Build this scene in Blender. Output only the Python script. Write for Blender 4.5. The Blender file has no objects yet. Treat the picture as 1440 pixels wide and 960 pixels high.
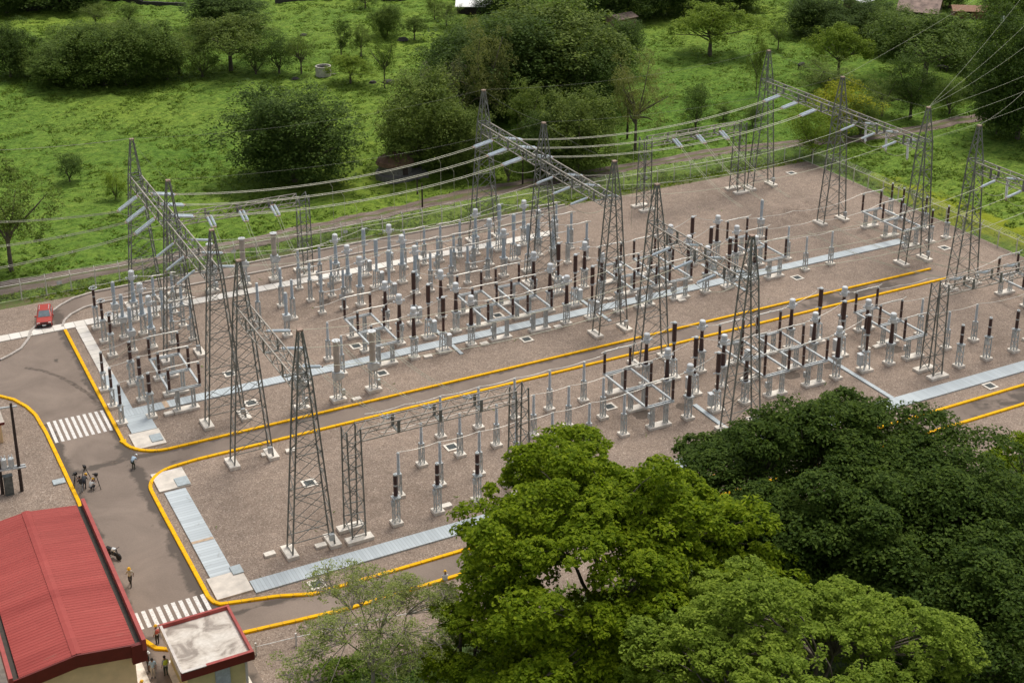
import bpy, bmesh, math, random
import numpy as np
from mathutils import Vector, Matrix
R_ = math.radians
rng = np.random.default_rng(7)
random.seed(7)
scene = bpy.context.scene
COL = scene.collection

# ------------------------------------------------------------------ camera
CAM_H, FPX, PITCH, YAW, ROLL, CXP, CYP = 70.0, 1996.77, 0.3390648, 0.4813963, 0.0015813, 720.0, 256.64
_F = Vector((math.sin(YAW)*math.cos(PITCH), math.cos(YAW)*math.cos(PITCH), -math.sin(PITCH)))
_R0 = Vector((math.cos(YAW), -math.sin(YAW), 0)); _U0 = _R0.cross(_F)
_RT = math.cos(ROLL)*_R0+math.sin(ROLL)*_U0; _UP = -math.sin(ROLL)*_R0+math.cos(ROLL)*_U0
def at(px, py, z=0.0):
    """survey helper: the place (metres) that the photograph shows at a pixel, at height z"""
    d = _F*FPX+_RT*(px-CXP)+_UP*(CYP-py); t = (z-CAM_H)/d.z
    return Vector((d.x*t, d.y*t, z))
def pix(w):
    w = Vector(w)-Vector((0, 0, CAM_H)); d = w.dot(_F)
    return CXP+FPX*w.dot(_RT)/d, CYP-FPX*w.dot(_UP)/d
def rise(b, ytop):
    lo, hi = 0.0, 60.0
    for _ in range(40):
        m = (lo+hi)/2
        if pix(b+Vector((0, 0, m)))[1] > ytop: lo = m
        else: hi = m
    return lo
def mpp(w): return (Vector(w)-Vector((0, 0, CAM_H))).dot(_F)/FPX
cam = bpy.data.cameras.new('camera'); cam_o = bpy.data.objects.new('camera', cam); COL.objects.link(cam_o)
cam.sensor_width = 36; cam.lens = FPX/1440*36; cam.shift_y = -(480-CYP)/1440
cam.clip_start = 1; cam.clip_end = 6000
m3 = Matrix((_RT, _UP, -_F)).transposed()
cam_o.matrix_world = Matrix.Translation((0, 0, CAM_H)) @ m3.to_4x4()
scene.camera = cam_o

# ------------------------------------------------------------------ light
SUN_EL, SUN_AZ = 66.0, 55.0      # azimuth from +Y towards +X (the sun stands behind the yard)
w = bpy.data.worlds.new('World'); scene.world = w; w.use_nodes = True
nt = w.node_tree; bg = nt.nodes['Background']
sky = nt.nodes.new('ShaderNodeTexSky'); sky.sky_type = 'NISHITA'; sky.sun_disc = False
sky.sun_elevation = R_(SUN_EL); sky.sun_rotation = R_(SUN_AZ); sky.air_density = 1.0; sky.dust_density = 4.0; sky.ozone_density = 1.0
hs = nt.nodes.new('ShaderNodeHueSaturation'); hs.inputs['Saturation'].default_value = 0.35
nt.links.new(sky.outputs[0], hs.inputs['Color']); nt.links.new(hs.outputs[0], bg.inputs[0]); bg.inputs[1].default_value = 0.105
sl = bpy.data.lights.new('sun', 'SUN'); sl.energy = 1.4; sl.angle = R_(18); sl.color = (1, 0.95, 0.87)
so = bpy.data.objects.new('sun', sl); COL.objects.link(so)
sd = Vector((math.sin(R_(SUN_AZ))*math.cos(R_(SUN_EL)), math.cos(R_(SUN_AZ))*math.cos(R_(SUN_EL)), math.sin(R_(SUN_EL))))
so.rotation_euler = sd.to_track_quat('Z', 'Y').to_euler(); so.location = (60, 120, 120)
vs = scene.view_settings; vs.view_transform = 'Standard'; vs.look = 'None'; vs.gamma = 1; vs.use_curve_mapping = False; vs.exposure = 0.45
scene.cycles.max_bounces = 9; scene.cycles.diffuse_bounces = 5; scene.cycles.transmission_bounces = 5; scene.cycles.transparent_max_bounces = 12
scene.cycles.use_denoising = True

# ------------------------------------------------------------------ materials
MATS = {}
def nodes(name):
    m = bpy.data.materials.new(name); m.use_nodes = True; MATS[name] = m
    return m, m.node_tree, m.node_tree.nodes['Principled BSDF']
def N(t, kind, **kw):
    n = t.nodes.new(kind)
    for k, v in kw.items():
        if k in n.inputs: n.inputs[k].default_value = v
        else: setattr(n, k, v)
    return n
def ramp(t, fac, stops):
    r = t.nodes.new('ShaderNodeValToRGB'); t.links.new(fac, r.inputs[0]); e = r.color_ramp.elements
    while len(e) < len(stops): e.new(0.5)
    for el, (p, c) in zip(e, stops): el.position = p; el.color = (*c, 1) if len(c) == 3 else c
    return r.outputs[0]
def mixc(t, fac, a, b, mode='MIX'):
    m = t.nodes.new('ShaderNodeMix'); m.data_type = 'RGBA'; m.blend_type = mode
    for sock, v in ((m.inputs[0], fac), (m.inputs[6], a), (m.inputs[7], b)):
        if hasattr(v, 'is_output'): t.links.new(v, sock)
        elif isinstance(v, (int, float)): sock.default_value = v
        else: sock.default_value = (*v, 1)
    return m.outputs[2]
def math_(t, op, a, b=None, c=None):
    m = t.nodes.new('ShaderNodeMath'); m.operation = op
    for s, v in zip(m.inputs, (a, b, c)):
        if v is None: continue
        if hasattr(v, 'is_output'): t.links.new(v, s)
        else: s.default_value = v
    return m.outputs[0]
def noise(t, scale, detail=4, rough=0.55, vec=None, dist=0.0):
    n = N(t, 'ShaderNodeTexNoise'); n.inputs['Scale'].default_value = scale; n.inputs['Detail'].default_value = detail
    n.inputs['Roughness'].default_value = rough; n.inputs['Distortion'].default_value = dist
    if vec is not None: t.links.new(vec, n.inputs['Vector'])
    return n.outputs[0]
def pos(t, sc=None):
    g = t.nodes.new('ShaderNodeNewGeometry').outputs['Position']
    if sc is None: return g
    m = t.nodes.new('ShaderNodeMapping'); m.inputs['Scale'].default_value = sc; t.links.new(g, m.inputs[0]); return m.outputs[0]
def bump(t, b, h, strength, dist):
    n = t.nodes.new('ShaderNodeBump'); n.inputs['Strength'].default_value = strength; n.inputs['Distance'].default_value = dist
    t.links.new(h, n.inputs['Height']); t.links.new(n.outputs[0], b.inputs['Normal'])
def plain(name, col, rough=0.6, metal=0.0, var=0.18, scale=3.0, col2=None, obj=True):
    """base colour with soft uneven weathering"""
    m, t, b = nodes(name)
    n = noise(t, scale, 5, 0.6, pos(t))
    c2 = col2 or tuple(c*(1-var*1.6) for c in col); c1 = tuple(min(1, c*(1+var)) for c in col)
    t.links.new(ramp(t, n, [(0.3, c2), (0.68, c1)]), b.inputs['Base Color'])
    b.inputs['Roughness'].default_value = rough; b.inputs['Metallic'].default_value = metal
    return m

def ground_mats():
    # gravel: pinkish brown stones, patchy
    m, t, b = nodes('gravel'); p = pos(t)
    v = N(t, 'ShaderNodeTexVoronoi'); v.inputs['Scale'].default_value = 10.5; t.links.new(p, v.inputs['Vector'])
    sp = ramp(t, v.outputs['Color'], [(0.0, (0.155, 0.113, 0.084)), (0.35, (0.245, 0.184, 0.140)), (0.75, (0.315, 0.242, 0.188)), (1.0, (0.48, 0.395, 0.325))])
    n1 = noise(t, 0.11, 5, 0.6, p); n2 = noise(t, 0.9, 4, 0.6, p)
    tone = ramp(t, n1, [(0.33, (0.82, 0.81, 0.80)), (0.5, (1.0, 1.0, 1.0)), (0.7, (1.14, 1.13, 1.12))])
    c = mixc(t, 1.0, sp, tone, 'MULTIPLY')
    c = mixc(t, 1.0, c, ramp(t, n2, [(0.3, (0.86, 0.86, 0.86)), (0.7, (1.1, 1.1, 1.1))]), 'MULTIPLY')
    t.links.new(c, b.inputs['Base Color']); b.inputs['Roughness'].default_value = 0.95
    bump(t, b, v.outputs['Distance'], 0.35, 0.04)
    # asphalt, dusty and brown, damp stains along the kerbs
    m, t, b = nodes('asphalt'); p = pos(t)
    g = noise(t, 7.0, 4, 0.7, p); big = noise(t, 0.16, 5, 0.62, p, 0.6); mid = noise(t, 0.55, 4, 0.6, p, 0.4)
    base = ramp(t, big, [(0.3, (0.175, 0.134, 0.106)), (0.7, (0.285, 0.222, 0.176))])
    base = mixc(t, 1.0, base, ramp(t, g, [(0.25, (0.86, 0.86, 0.86)), (0.75, (1.1, 1.1, 1.1))]), 'MULTIPLY')
    sx = N(t, 'ShaderNodeSeparateXYZ'); t.links.new(p, sx.inputs[0]); X, Y = sx.outputs[0], sx.outputs[1]
    def band(v, c, wdt):   # 1 at c fading over wdt
        return math_(t, 'MAXIMUM', math_(t, 'SUBTRACT', 1.0, math_(t, 'DIVIDE', math_(t, 'ABSOLUTE', math_(t, 'SUBTRACT', v, c)), wdt)), 0.0)
    k = math_(t, 'MAXIMUM', math_(t, 'MAXIMUM', band(X, 22.9, 1.5), band(Y, 122.3, 1.0)), math_(t, 'MAXIMUM', band(Y, 94.6, 0.8), math_(t, 'MULTIPLY', band(X, 17.1, 1.1), math_(t, 'LESS_THAN', Y, 133.0))))
    k = math_(t, 'MAXIMUM', k, math_(t, 'MULTIPLY', band(X, 110, 17), 0.85))
    st = math_(t, 'ADD', math_(t, 'MULTIPLY', k, 0.50), mid)
    stain = ramp(t, st, [(0.74, (0, 0, 0)), (0.90, (1, 1, 1))])
    oil = ramp(t, noise(t, 0.33, 3, 0.5, p, 0.5), [(0.71, (0, 0, 0)), (0.76, (1, 1, 1))])
    stain = mixc(t, 1.0, stain, oil, 'LIGHTEN')
    c = mixc(t, stain, base, (0.105, 0.083, 0.066))
    t.links.new(c, b.inputs['Base Color']); b.inputs['Roughness'].default_value = 0.9
    bump(t, b, g, 0.25, 0.02)
    # pasture
    m, t, b = nodes('pasture'); p = pos(t)
    n1 = noise(t, 0.018, 4, 0.6, p, 0.4); n2 = noise(t, 0.6, 7, 0.78, pos(t, (0.8, 1.5, 1)), 0.5); n3 = noise(t, 1.7, 4, 0.75, pos(t, (0.8, 1.5, 1)))
    c = ramp(t, n2, [(0.30, (0.066, 0.120, 0.018)), (0.44, (0.128, 0.215, 0.033)), (0.58, (0.19, 0.278, 0.045)), (0.74, (0.29, 0.345, 0.075))])  # grass tones, with contrast raised to paint shade between the tussocks
    c = mixc(t, 1.0, c, ramp(t, n1, [(0.35, (0.72, 0.84, 0.8)), (0.52, (1, 1, 1)), (0.7, (1.3, 1.16, 1.0))]), 'MULTIPLY')
    c = mixc(t, 1.0, c, ramp(t, n3, [(0.32, (0.45, 0.48, 0.5)), (0.5, (1, 1, 1)), (0.72, (1.4, 1.36, 1.25))]), 'MULTIPLY')
    dry = ramp(t, noise(t, 0.13, 5, 0.7, p, 0.5), [(0.64, (0, 0, 0)), (0.76, (0.55, 0.55, 0.55))])
    c = mixc(t, dry, c, (0.17, 0.17, 0.055))
    sx = N(t, 'ShaderNodeSeparateXYZ'); t.links.new(p, sx.inputs[0])
    # yellow weeds in flower just beyond the side fence
    fx = math_(t, 'SUBTRACT', 1.0, math_(t, 'DIVIDE', math_(t, 'ABSOLUTE', math_(t, 'SUBTRACT', sx.outputs[0], 141.5)), 5.5))
    fy = math_(t, 'SUBTRACT', 1.0, math_(t, 'DIVIDE', math_(t, 'ABSOLUTE', math_(t, 'SUBTRACT', sx.outputs[1], 136.0)), 24.0))
    fl = math_(t, 'MULTIPLY', math_(t, 'MAXIMUM', fx, 0.0), math_(t, 'MAXIMUM', fy, 0.0))
    fl = math_(t, 'ADD', math_(t, 'MINIMUM', fl, 0.4), math_(t, 'MULTIPLY', noise(t, 0.5, 4, 0.6, p, 0.4), 0.7))
    c = mixc(t, ramp(t, fl, [(0.50, (0, 0, 0)), (0.72, (0.85, 0.85, 0.85))]), c, (0.27, 0.30, 0.022))
    t.links.new(c, b.inputs['Base Color']); b.inputs['Roughness'].default_value = 0.95; b.inputs['Specular IOR Level'].default_value = 0.1
    bump(t, b, n3, 0.9, 0.4)
    # verge grass, thin, brown earth showing
    m, t, b = nodes('verge'); p = pos(t)
    n2 = noise(t, 0.8, 6, 0.7, p, 0.3)
    c = ramp(t, n2, [(0.34, (0.15, 0.105, 0.06)), (0.5, (0.12, 0.135, 0.04)), (0.68, (0.10, 0.16, 0.028))])
    t.links.new(c, b.inputs['Base Color']); b.inputs['Roughness'].default_value = 0.95; bump(t, b, noise(t, 6, 4, 0.7, p), 0.7, 0.12)
    # dirt track
    m, t, b = nodes('dirt'); p = pos(t, (0.3, 1, 1))
    c = ramp(t, noise(t, 1.1, 6, 0.65, p, 0.3), [(0.3, (0.10, 0.07, 0.05)), (0.55, (0.20, 0.15, 0.12)), (0.75, (0.34, 0.29, 0.25))])
    t.links.new(c, b.inputs['Base Color']); b.inputs['Roughness'].default_value = 0.95; bump(t, b, noise(t, 5, 4, 0.7, pos(t)), 0.5, 0.1)
    # yard soil under the trees
    m, t, b = nodes('soil'); p = pos(t)
    c = ramp(t, noise(t, 0.5, 6, 0.7, p, 0.4), [(0.36, (0.10, 0.075, 0.05)), (0.5, (0.055, 0.085, 0.018)), (0.68, (0.075, 0.13, 0.02))])
    t.links.new(c, b.inputs['Base Color']); b.inputs['Roughness'].default_value = 0.95; bump(t, b, noise(t, 5, 4, 0.7, p), 0.7, 0.15)
ground_mats()
def kerb_mat():
    m, t, b = nodes('yellow_kerb'); p = pos(t)
    c = ramp(t, noise(t, 1.3, 6, 0.7, p), [(0.28, (0.66, 0.33, 0.006)), (0.42, (0.86, 0.45, 0.004)), (0.7, (0.96, 0.54, 0.006))])
    c = mixc(t, ramp(t, noise(t, 4.5, 4, 0.7, p), [(0.68, (0, 0, 0)), (0.78, (0.7, 0.7, 0.7))]), c, (0.42, 0.28, 0.10))
    sx = N(t, 'ShaderNodeSeparateXYZ'); t.links.new(p, sx.inputs[0])
    jn = math_(t, 'MAXIMUM', *[math_(t, 'LESS_THAN', math_(t, 'FRACT', math_(t, 'ADD', sx.outputs[i], 0.55)), 0.07) for i in (0, 1)])
    c = mixc(t, math_(t, 'MULTIPLY', jn, 0.55), c, (0.36, 0.22, 0.05)); c = mixc(t, ramp(t, noise(t, 0.5, 5, 0.7, p), [(0.55, (0, 0, 0)), (0.8, (0.55, 0.55, 0.55))]), c, (0.62, 0.36, 0.06))
    t.links.new(c, b.inputs['Base Color']); b.inputs['Roughness'].default_value = 0.7; b.inputs['Specular IOR Level'].default_value = 0.15
kerb_mat()
def slab_mat(name, a, b2, seam, dirt):
    """grey cover planks: seams across, some grime; uses object-space x along the run"""
    m, t, b = nodes(name); tc = N(t, 'ShaderNodeTexCoord').outputs['Object']
    sx = N(t, 'ShaderNodeSeparateXYZ'); t.links.new(tc, sx.inputs[0])
    fr = math_(t, 'FRACT', math_(t, 'DIVIDE', sx.outputs[0], seam))
    line = math_(t, 'LESS_THAN', fr, 0.10)
    wn = N(t, 'ShaderNodeTexWhiteNoise', noise_dimensions='1D'); t.links.new(math_(t, 'FLOOR', math_(t, 'DIVIDE', sx.outputs[0], seam)), wn.inputs['W'])
    c = ramp(t, wn.outputs[0], [(0, a), (1, b2)])
    c = mixc(t, line, c, tuple(x*0.72 for x in a))
    c = mixc(t, ramp(t, noise(t, 0.8, 6, 0.7, pos(t), 0.8), [(0.60, (0, 0, 0)), (0.72, (dirt, dirt, dirt))]), c, (0.20, 0.18, 0.155))
    t.links.new(c, b.inputs['Base Color']); b.inputs['Roughness'].default_value = 0.75
slab_mat('trench_cover', (0.45, 0.495, 0.51), (0.52, 0.57, 0.585), 0.3, 0.22)
slab_mat('trench_cover_worn', (0.47, 0.515, 0.53), (0.57, 0.62, 0.635), 0.4, 0.85)
slab_mat('concrete_strip', (0.72, 0.67, 0.59), (0.80, 0.75, 0.68), 1.2, 0.35)
plain('dark_brown', (0.125, 0.095, 0.072), 0.9, 0, 0.25, 4); plain('damp_road', (0.15, 0.115, 0.09), 0.9, 0, 0.3, 2)
plain('clay_strip', (0.55, 0.40, 0.27), 0.8)
plain('concrete', (0.80, 0.73, 0.63), 0.85, var=0.15, scale=2.0)
plain('pale_slab', (0.70, 0.63, 0.54), 0.85, var=0.15, scale=0.9)
plain('kerb_grey', (0.46, 0.41, 0.36), 0.85, var=0.15)
plain('white_paint', (0.82, 0.80, 0.76), 0.7, var=0.05, scale=5, col2=(0.55, 0.50, 0.45))
plain('dark_steel', (0.205, 0.21, 0.192), 0.6, 0.25, 0.25, 1.2)
plain('beam_steel', (0.37, 0.335, 0.285), 0.6, 0.2, 0.25, 1.2)
plain('zinc', (0.52, 0.545, 0.54), 0.5, 0.15, 0.2, 2.0)
plain('zinc_pale', (0.56, 0.59, 0.59), 0.5, 0.1, 0.15, 2.0)
plain('brown_porcelain', (0.070, 0.027, 0.017), 0.28, 0, 0.15)
plain('grey_porcelain', (0.47, 0.54, 0.585), 0.35, 0, 0.08)
plain('pale_porcelain', (0.57, 0.61, 0.63), 0.35, 0, 0.08)
plain('tan_porcelain', (0.47, 0.41, 0.34), 0.45, 0, 0.12, 1.5)
plain('string_white', (0.82, 0.83, 0.83), 0.4, 0, 0.06)
plain('string_glass', (0.66, 0.725, 0.765), 0.3, 0, 0.08)
plain('white_metal', (0.68, 0.70, 0.70), 0.45, 0, 0.08)
plain('light_grey_box', (0.60, 0.62, 0.61), 0.5, 0, 0.1)
plain('dark_box', (0.10, 0.105, 0.10), 0.5, 0, 0.2)
plain('rust_cap', (0.36, 0.25, 0.19), 0.7, 0, 0.2)
plain('earth_steel', (0.20, 0.20, 0.16), 0.6, 0.2, 0.1)
plain('conductor', (0.46, 0.46, 0.35), 0.5, 0.2, 0.1)
plain('bus_tube', (0.68, 0.66, 0.60), 0.4, 0.2, 0.1)
plain('hatch_steel', (0.12, 0.135, 0.13), 0.6, 0.2, 0.3, 4)
plain('grey_cover', (0.40, 0.45, 0.46), 0.6, 0, 0.12)
plain('fence_metal', (0.66, 0.64, 0.56), 0.6, 0.1, 0.15)
plain('wood_dark', (0.045, 0.030, 0.024), 0.85, 0, 0.3)
plain('bark', (0.14, 0.115, 0.085), 0.9, 0, 0.3)
plain('bark_pale', (0.30, 0.26, 0.21), 0.9, 0, 0.25)
plain('rock', (0.05, 0.045, 0.04), 0.9, 0, 0.3)

# ------------------------------------------------------------------ mesh helpers
class MB:
    def __init__(s): s.v = []; s.f = []; s.mi = []; s.cur = 0
    def add(s, vs_, fs):
        o = len(s.v); s.v += [tuple(x) for x in vs_]; s.f += [tuple(i+o for i in q) for q in fs]; s.mi += [s.cur]*len(fs)
    def box(s, c, d, rz=0.0):
        cx, cy, cz = c; x, y, z = d[0]/2, d[1]/2, d[2]/2; ca, sa = math.cos(rz), math.sin(rz)
        vs_ = [(cx+a*x*ca-b*y*sa, cy+a*x*sa+b*y*ca, cz+e*z) for e in (-1, 1) for a, b in ((-1, -1), (1, -1), (1, 1), (-1, 1))]
        s.add(vs_, [(3, 2, 1, 0), (4, 5, 6, 7), (0, 1, 5, 4), (1, 2, 6, 5), (2, 3, 7, 6), (3, 0, 4, 7)])
    def tube(s, p0, p1, r0, r1=None, n=6, cap=True, tw=0.0):
        r1 = r0 if r1 is None else r1; p0 = Vector(p0); p1 = Vector(p1); d = p1-p0
        if d.length < 1e-6: return
        z = d.normalized(); x = z.cross(Vector((0, 0, 1)) if abs(z.z) < 0.95 else Vector((1, 0, 0))).normalized(); y = z.cross(x)
        vs_ = []
        for p, r in ((p0, r0), (p1, r1)):
            for k in range(n):
                a = 2*math.pi*(k+0.5)/n+tw; vs_.append(p+x*(r*math.cos(a))+y*(r*math.sin(a)))
        fs = [(k, (k+1) % n, n+(k+1) % n, n+k) for k in range(n)]
        if cap: fs += [tuple(range(n-1, -1, -1)), tuple(range(n, 2*n))]
        s.add(vs_, fs)
    def bar(s, p0, p1, w): s.tube(p0, p1, w*0.7071, n=4)
    def lathe(s, prof, c=(0, 0, 0), n=10, axis='z'):
        vs_ = []
        for r, z in prof:
            for k in range(n):
                a = 2*math.pi*k/n
                if axis == 'z': vs_.append((c[0]+r*math.cos(a), c[1]+r*math.sin(a), c[2]+z))
                else: vs_.append((c[0]+z, c[1]+r*math.cos(a), c[2]+r*math.sin(a)))
        fs = []
        for i in range(len(prof)-1):
            for k in range(n): fs.append((i*n+k, i*n+(k+1) % n, (i+1)*n+(k+1) % n, (i+1)*n+k))
        fs += [tuple(range(n-1, -1, -1)), tuple(range((len(prof)-1)*n, len(prof)*n))]
        s.add(vs_, fs)
    def poly(s, pts): s.add(pts, [tuple(range(len(pts)))])
    def build(s, name, mat, parent=None, smooth=False):
        me = bpy.data.meshes.new(name); me.from_pydata(s.v, [], s.f); me.update()
        ml = mat if isinstance(mat, (list, tuple)) else [mat]
        for x in ml: me.materials.append(MATS[x] if isinstance(x, str) else x)
        if len(ml) > 1: me.polygons.foreach_set('material_index', s.mi)
        if smooth: me.polygons.foreach_set('use_smooth', [True]*len(me.polygons))
        o = bpy.data.objects.new(name, me); COL.objects.link(o)
        if parent is not None: o.parent = parent
        return o
def sheds(r, z0, z1, pitch=0.16, core=0.6):
    out = []; n = max(3, int((z1-z0)/pitch)); h = (z1-z0)/n
    for i in range(n):
        z = z0+i*h; rr = r(z) if callable(r) else r
        out += [(rr*core, z), (rr, z+h*0.38), (rr*0.96, z+h*0.55), (rr*core, z+h*0.72)]
    rr = r(z1) if callable(r) else r
    out.append((rr*core, z1)); return out
def tag(o, label=None, cat=None, group=None, kind=None):
    for k, v in (('label', label), ('category', cat), ('group', group), ('kind', kind)):
        if v: o[k] = v
    return o
def thing(name, label, cat, loc=(0, 0, 0), rz=0.0, group=None):
    o = bpy.data.objects.new(name, None); COL.objects.link(o); o.location = loc; o.rotation_euler = (0, 0, rz); o.empty_display_size = 0.3
    return tag(o, label, cat, group)
def copy_tree(o, parent=None):
    c = o.copy(); COL.objects.link(c); c.parent = parent
    for ch in KIDS.get(o.name, []): copy_tree(ch, c)
    return c
KIDS = {}
class Proto:
    def __init__(s, fn): s.fn = fn; s.root = None; s.used = False
    def put(s, loc, label, group=None, rz=0.0, scale=None, rot=None):
        if s.root is None:
            s.root = s.fn()
            for o in [s.root]+list(s.root.children_recursive): KIDS[o.name] = list(o.children)
        r = s.root if not s.used else copy_tree(s.root)
        s.used = True
        r.location = loc; r.rotation_euler = rot if rot is not None else (0, 0, rz)
        if scale: r.scale = scale
        r['label'] = label
        if group: r['group'] = group
        return r
# ------------------------------------------------------------------ ground
def sheet(name, mat, pts, z, kind='structure', parent=None):
    mb = MB(); mb.poly([(x, y, z) for x, y in pts]); o = mb.build(name, mat, parent); 
    if kind: o['kind'] = kind
    return o
def value_noise(X, Y, cell, seed):
    r = np.random.default_rng(seed); T = r.random((256, 256)); u = X/cell; v = Y/cell
    i = np.floor(u).astype(int); j = np.floor(v).astype(int); a = u-i; b = v-j; a = a*a*(3-2*a); b = b*b*(3-2*b)
    g = lambda p, q: T[p % 256, q % 256]
    return (g(i, j)*(1-a)+g(i+1, j)*a)*(1-b)+(g(i, j+1)*(1-a)+g(i+1, j+1)*a)*b
def np_mesh(name, V, F4, mat, smooth=False, parent=None):
    me = bpy.data.meshes.new(name); n = len(F4)
    me.vertices.add(len(V)); me.vertices.foreach_set('co', np.ascontiguousarray(V, dtype=np.float32).ravel())
    me.loops.add(n*4); me.loops.foreach_set('vertex_index', np.ascontiguousarray(F4, dtype=np.int32).ravel())
    me.polygons.add(n); me.polygons.foreach_set('loop_start', np.arange(0, n*4, 4, dtype=np.int32))
    me.polygons.foreach_set('use_smooth', np.full(n, smooth))
    me.update(calc_edges=True); me.validate()
    for mm in (mat if isinstance(mat, (list, tuple)) else [mat]): me.materials.append(MATS[mm])
    o = bpy.data.objects.new(name, me); COL.objects.link(o)
    if parent is not None: o.parent = parent
    return o
TRACK_UP = [(-60, 172.5), (18.8, 172.2), (34.4, 171.6), (45.7, 172.0), (58.8, 173.2), (73.2, 174.6), (85.5, 176.4), (97.9, 175.9), (110.5, 175.6), (126.0, 175.8), (139.7, 173.6), (152, 170.6), (168, 170.4), (193, 171.5), (260, 171)]
TRACK_LO = [(-60, 167.2), (17.9, 167.8), (33.4, 168.4), (47.5, 168.9), (58.4, 169.6), (69.4, 171.0), (81.9, 172.2), (94.8, 172.5), (116.5, 172.6), (130.0, 172.4), (138.1, 170.8), (152, 167.4), (168, 167.2), (193, 168.0), (260, 167.5)]
def grid_sheet(name, x0, x1, y0, y1, st, amp=1.0):
    nx = int((x1-x0)/st)+1; ny = int((y1-y0)/st)+1
    X, Y = np.meshgrid(np.linspace(x0, x1, nx), np.linspace(y0, y1, ny))
    z = 0.55*(value_noise(X, Y, 1.5, 1)-0.5)+0.34*(value_noise(X+7, Y*1.1, 0.8, 2)-0.5)+0.5*(value_noise(X, Y, 6, 3)-0.5)
    z = np.maximum(z, -0.2)+0.12*np.maximum(value_noise(X, Y, 2.6, 4)-0.62, 0)*6
    up = np.interp(X, [p[0] for p in TRACK_UP], [p[1] for p in TRACK_UP]); lo = np.interp(X, [p[0] for p in TRACK_LO], [p[1] for p in TRACK_LO])
    dist = np.maximum(Y-up, lo-Y); mask = np.clip((dist+0.2)/1.6, 0, 1)
    edge = np.clip(np.minimum.reduce([X-x0, x1-X, Y-y0, y1-Y])/1.5, 0, 1)
    z = z*mask*edge*amp-0.02
    V = np.stack([X, Y, z], -1).reshape(-1, 3)
    a = np.arange(ny*nx).reshape(ny, nx); F = np.stack([a[:-1, :-1], a[:-1, 1:], a[1:, 1:], a[1:, :-1]], -1).reshape(-1, 4)
    o = np_mesh(name, V, F, 'pasture', True); o['kind'] = 'structure'; return o
sheet('terrain', 'pasture', [(-2500, -2500), (2500, -2500), (2500, 3500), (-2500, 3500)], -0.6)
grid_sheet('pasture', 6, 262, 165.6, 352, 0.42)
grid_sheet('side_field', 137.2, 262, 82, 165.58, 0.5)
sheet('yard_gravel', 'gravel', [(-60, 83.9), (137.15, 83.9), (137.15, 163.6), (-60, 163.6)], 0.0)
sheet('grass_verge', 'verge', [(-60, 163.6), (137.15, 163.6), (137.15, 165.62), (-60, 165.62)], 0.004)
sheet('yard_ground', 'soil', [(-60, -40), (190, -40), (190, 83.9), (-60, 83.9)], -0.012)
side = [(x, y) for x, y in TRACK_UP]+[(x, y) for x, y in reversed(TRACK_LO)]
def ribbon(name, mat, A, B, z, n=6, wob=0.25):
    mb = MB(); xs = np.arange(-60, 260, 1.0)
    up = np.interp(xs, [p[0] for p in A], [p[1] for p in A])+wob*(value_noise(xs, xs*0, 2.3, 11)-0.5)*2
    lo = np.interp(xs, [p[0] for p in B], [p[1] for p in B])+wob*(value_noise(xs, xs*0, 2.1, 12)-0.5)*2
    vs_ = [(x, u, z) for x, u in zip(xs, up)]+[(x, l, z) for x, l in zip(xs, lo)]; k = len(xs)
    mb.add(vs_, [(i+k, i+1+k, i+1, i) for i in range(k-1)]); o = mb.build(name, mat); o['kind'] = 'structure'; return o
ribbon('dirt_track', 'dirt', TRACK_UP, TRACK_LO, 0.02, wob=0.45)
mid_ = lambda k: [(a[0], a[1]*k+np.interp(a[0], [p[0] for p in TRACK_LO], [p[1] for p in TRACK_LO])*(1-k)) for a in TRACK_UP]
gm = ribbon('grassy_track_middle', 'verge', mid_(0.60), mid_(0.42), 0.026, wob=0.5)

def arc(cx, cy, r, a0, a1, n=10): return [(cx+r*math.cos(R_(a0+(a1-a0)*i/n)), cy+r*math.sin(R_(a0+(a1-a0)*i/n))) for i in range(n+1)]
KB = 23.0; KL = 16.75       # the two kerb lines of the cross road
# kerb polylines measured on the ground
corner_mid_n = [(KB, 154.2), (KB, 126.0)]+arc(26.6, 126.0, 3.6, 180, 270)+[(32, 122.4), (123.6, 122.4)]
corner_mid_s = [(123.3, 119.2), (28.5, 119.2)]+arc(26.6, 115.6, 3.4, 95, 180)[0:]+[(23.2, 111), (23.3, 97.6)]+[(23.5, 96.7), (23.9, 96.2)]+[(28.3, 95.1), (31.0, 94.05), (34, 94.0), (170, 94.0)]
low_s = [(24.0, 91.9), (32.5, 90.95), (170, 90.95)]
plaza_w = [(13.2, 141.6)]+[(13.9, 141.0), (15.0, 139.6), (15.9, 137.4), (16.4, 135.2), (16.65, 131), (16.75, 126), (16.9, 117)]+[(16.9, 108), (17.0, 97.4), (17.25, 94.6), (17.9, 93.1), (19.0, 92.35), (20.3, 92.05)]
back_out = [(15.2, 149.7), (16.4, 150.5), (17.7, 151.6), (18.9, 153.8), (19.4, 155.6), (20.7, 157.6), (22.2, 159.6), (23.8, 161.4), (25.6, 162.8), (28.2, 163.6), (32.4, 163.75), (37.7, 163.8), (94, 163.8)]
back_in = [(22.95, 155.4), (23.4, 156.8), (24.4, 158.2), (26.2, 159.5), (29, 160.1), (36.7, 160.3), (86, 160.5)]
road_a = [(-40, 149.4), (15.2, 149.5)]+back_out[1:8]+[(25.6, 159.0), (24.4, 158.1), (23.3, 156.8), (22.95, 155.4), (23.0, 154.2)]+corner_mid_n[1:-2]+[(28.5, 122.4), (28.5, 119.2)]+corner_mid_s[1:-3]+[(28.5, 94.9), (28.5, 91.5), (24.0, 91.9), (24.0, 80), (16.0, 80), (16.6, 92)]+[(x-0.1, y) for x, y in reversed(plaza_w[:-5])]+[(-40, 141.4)]
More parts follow.
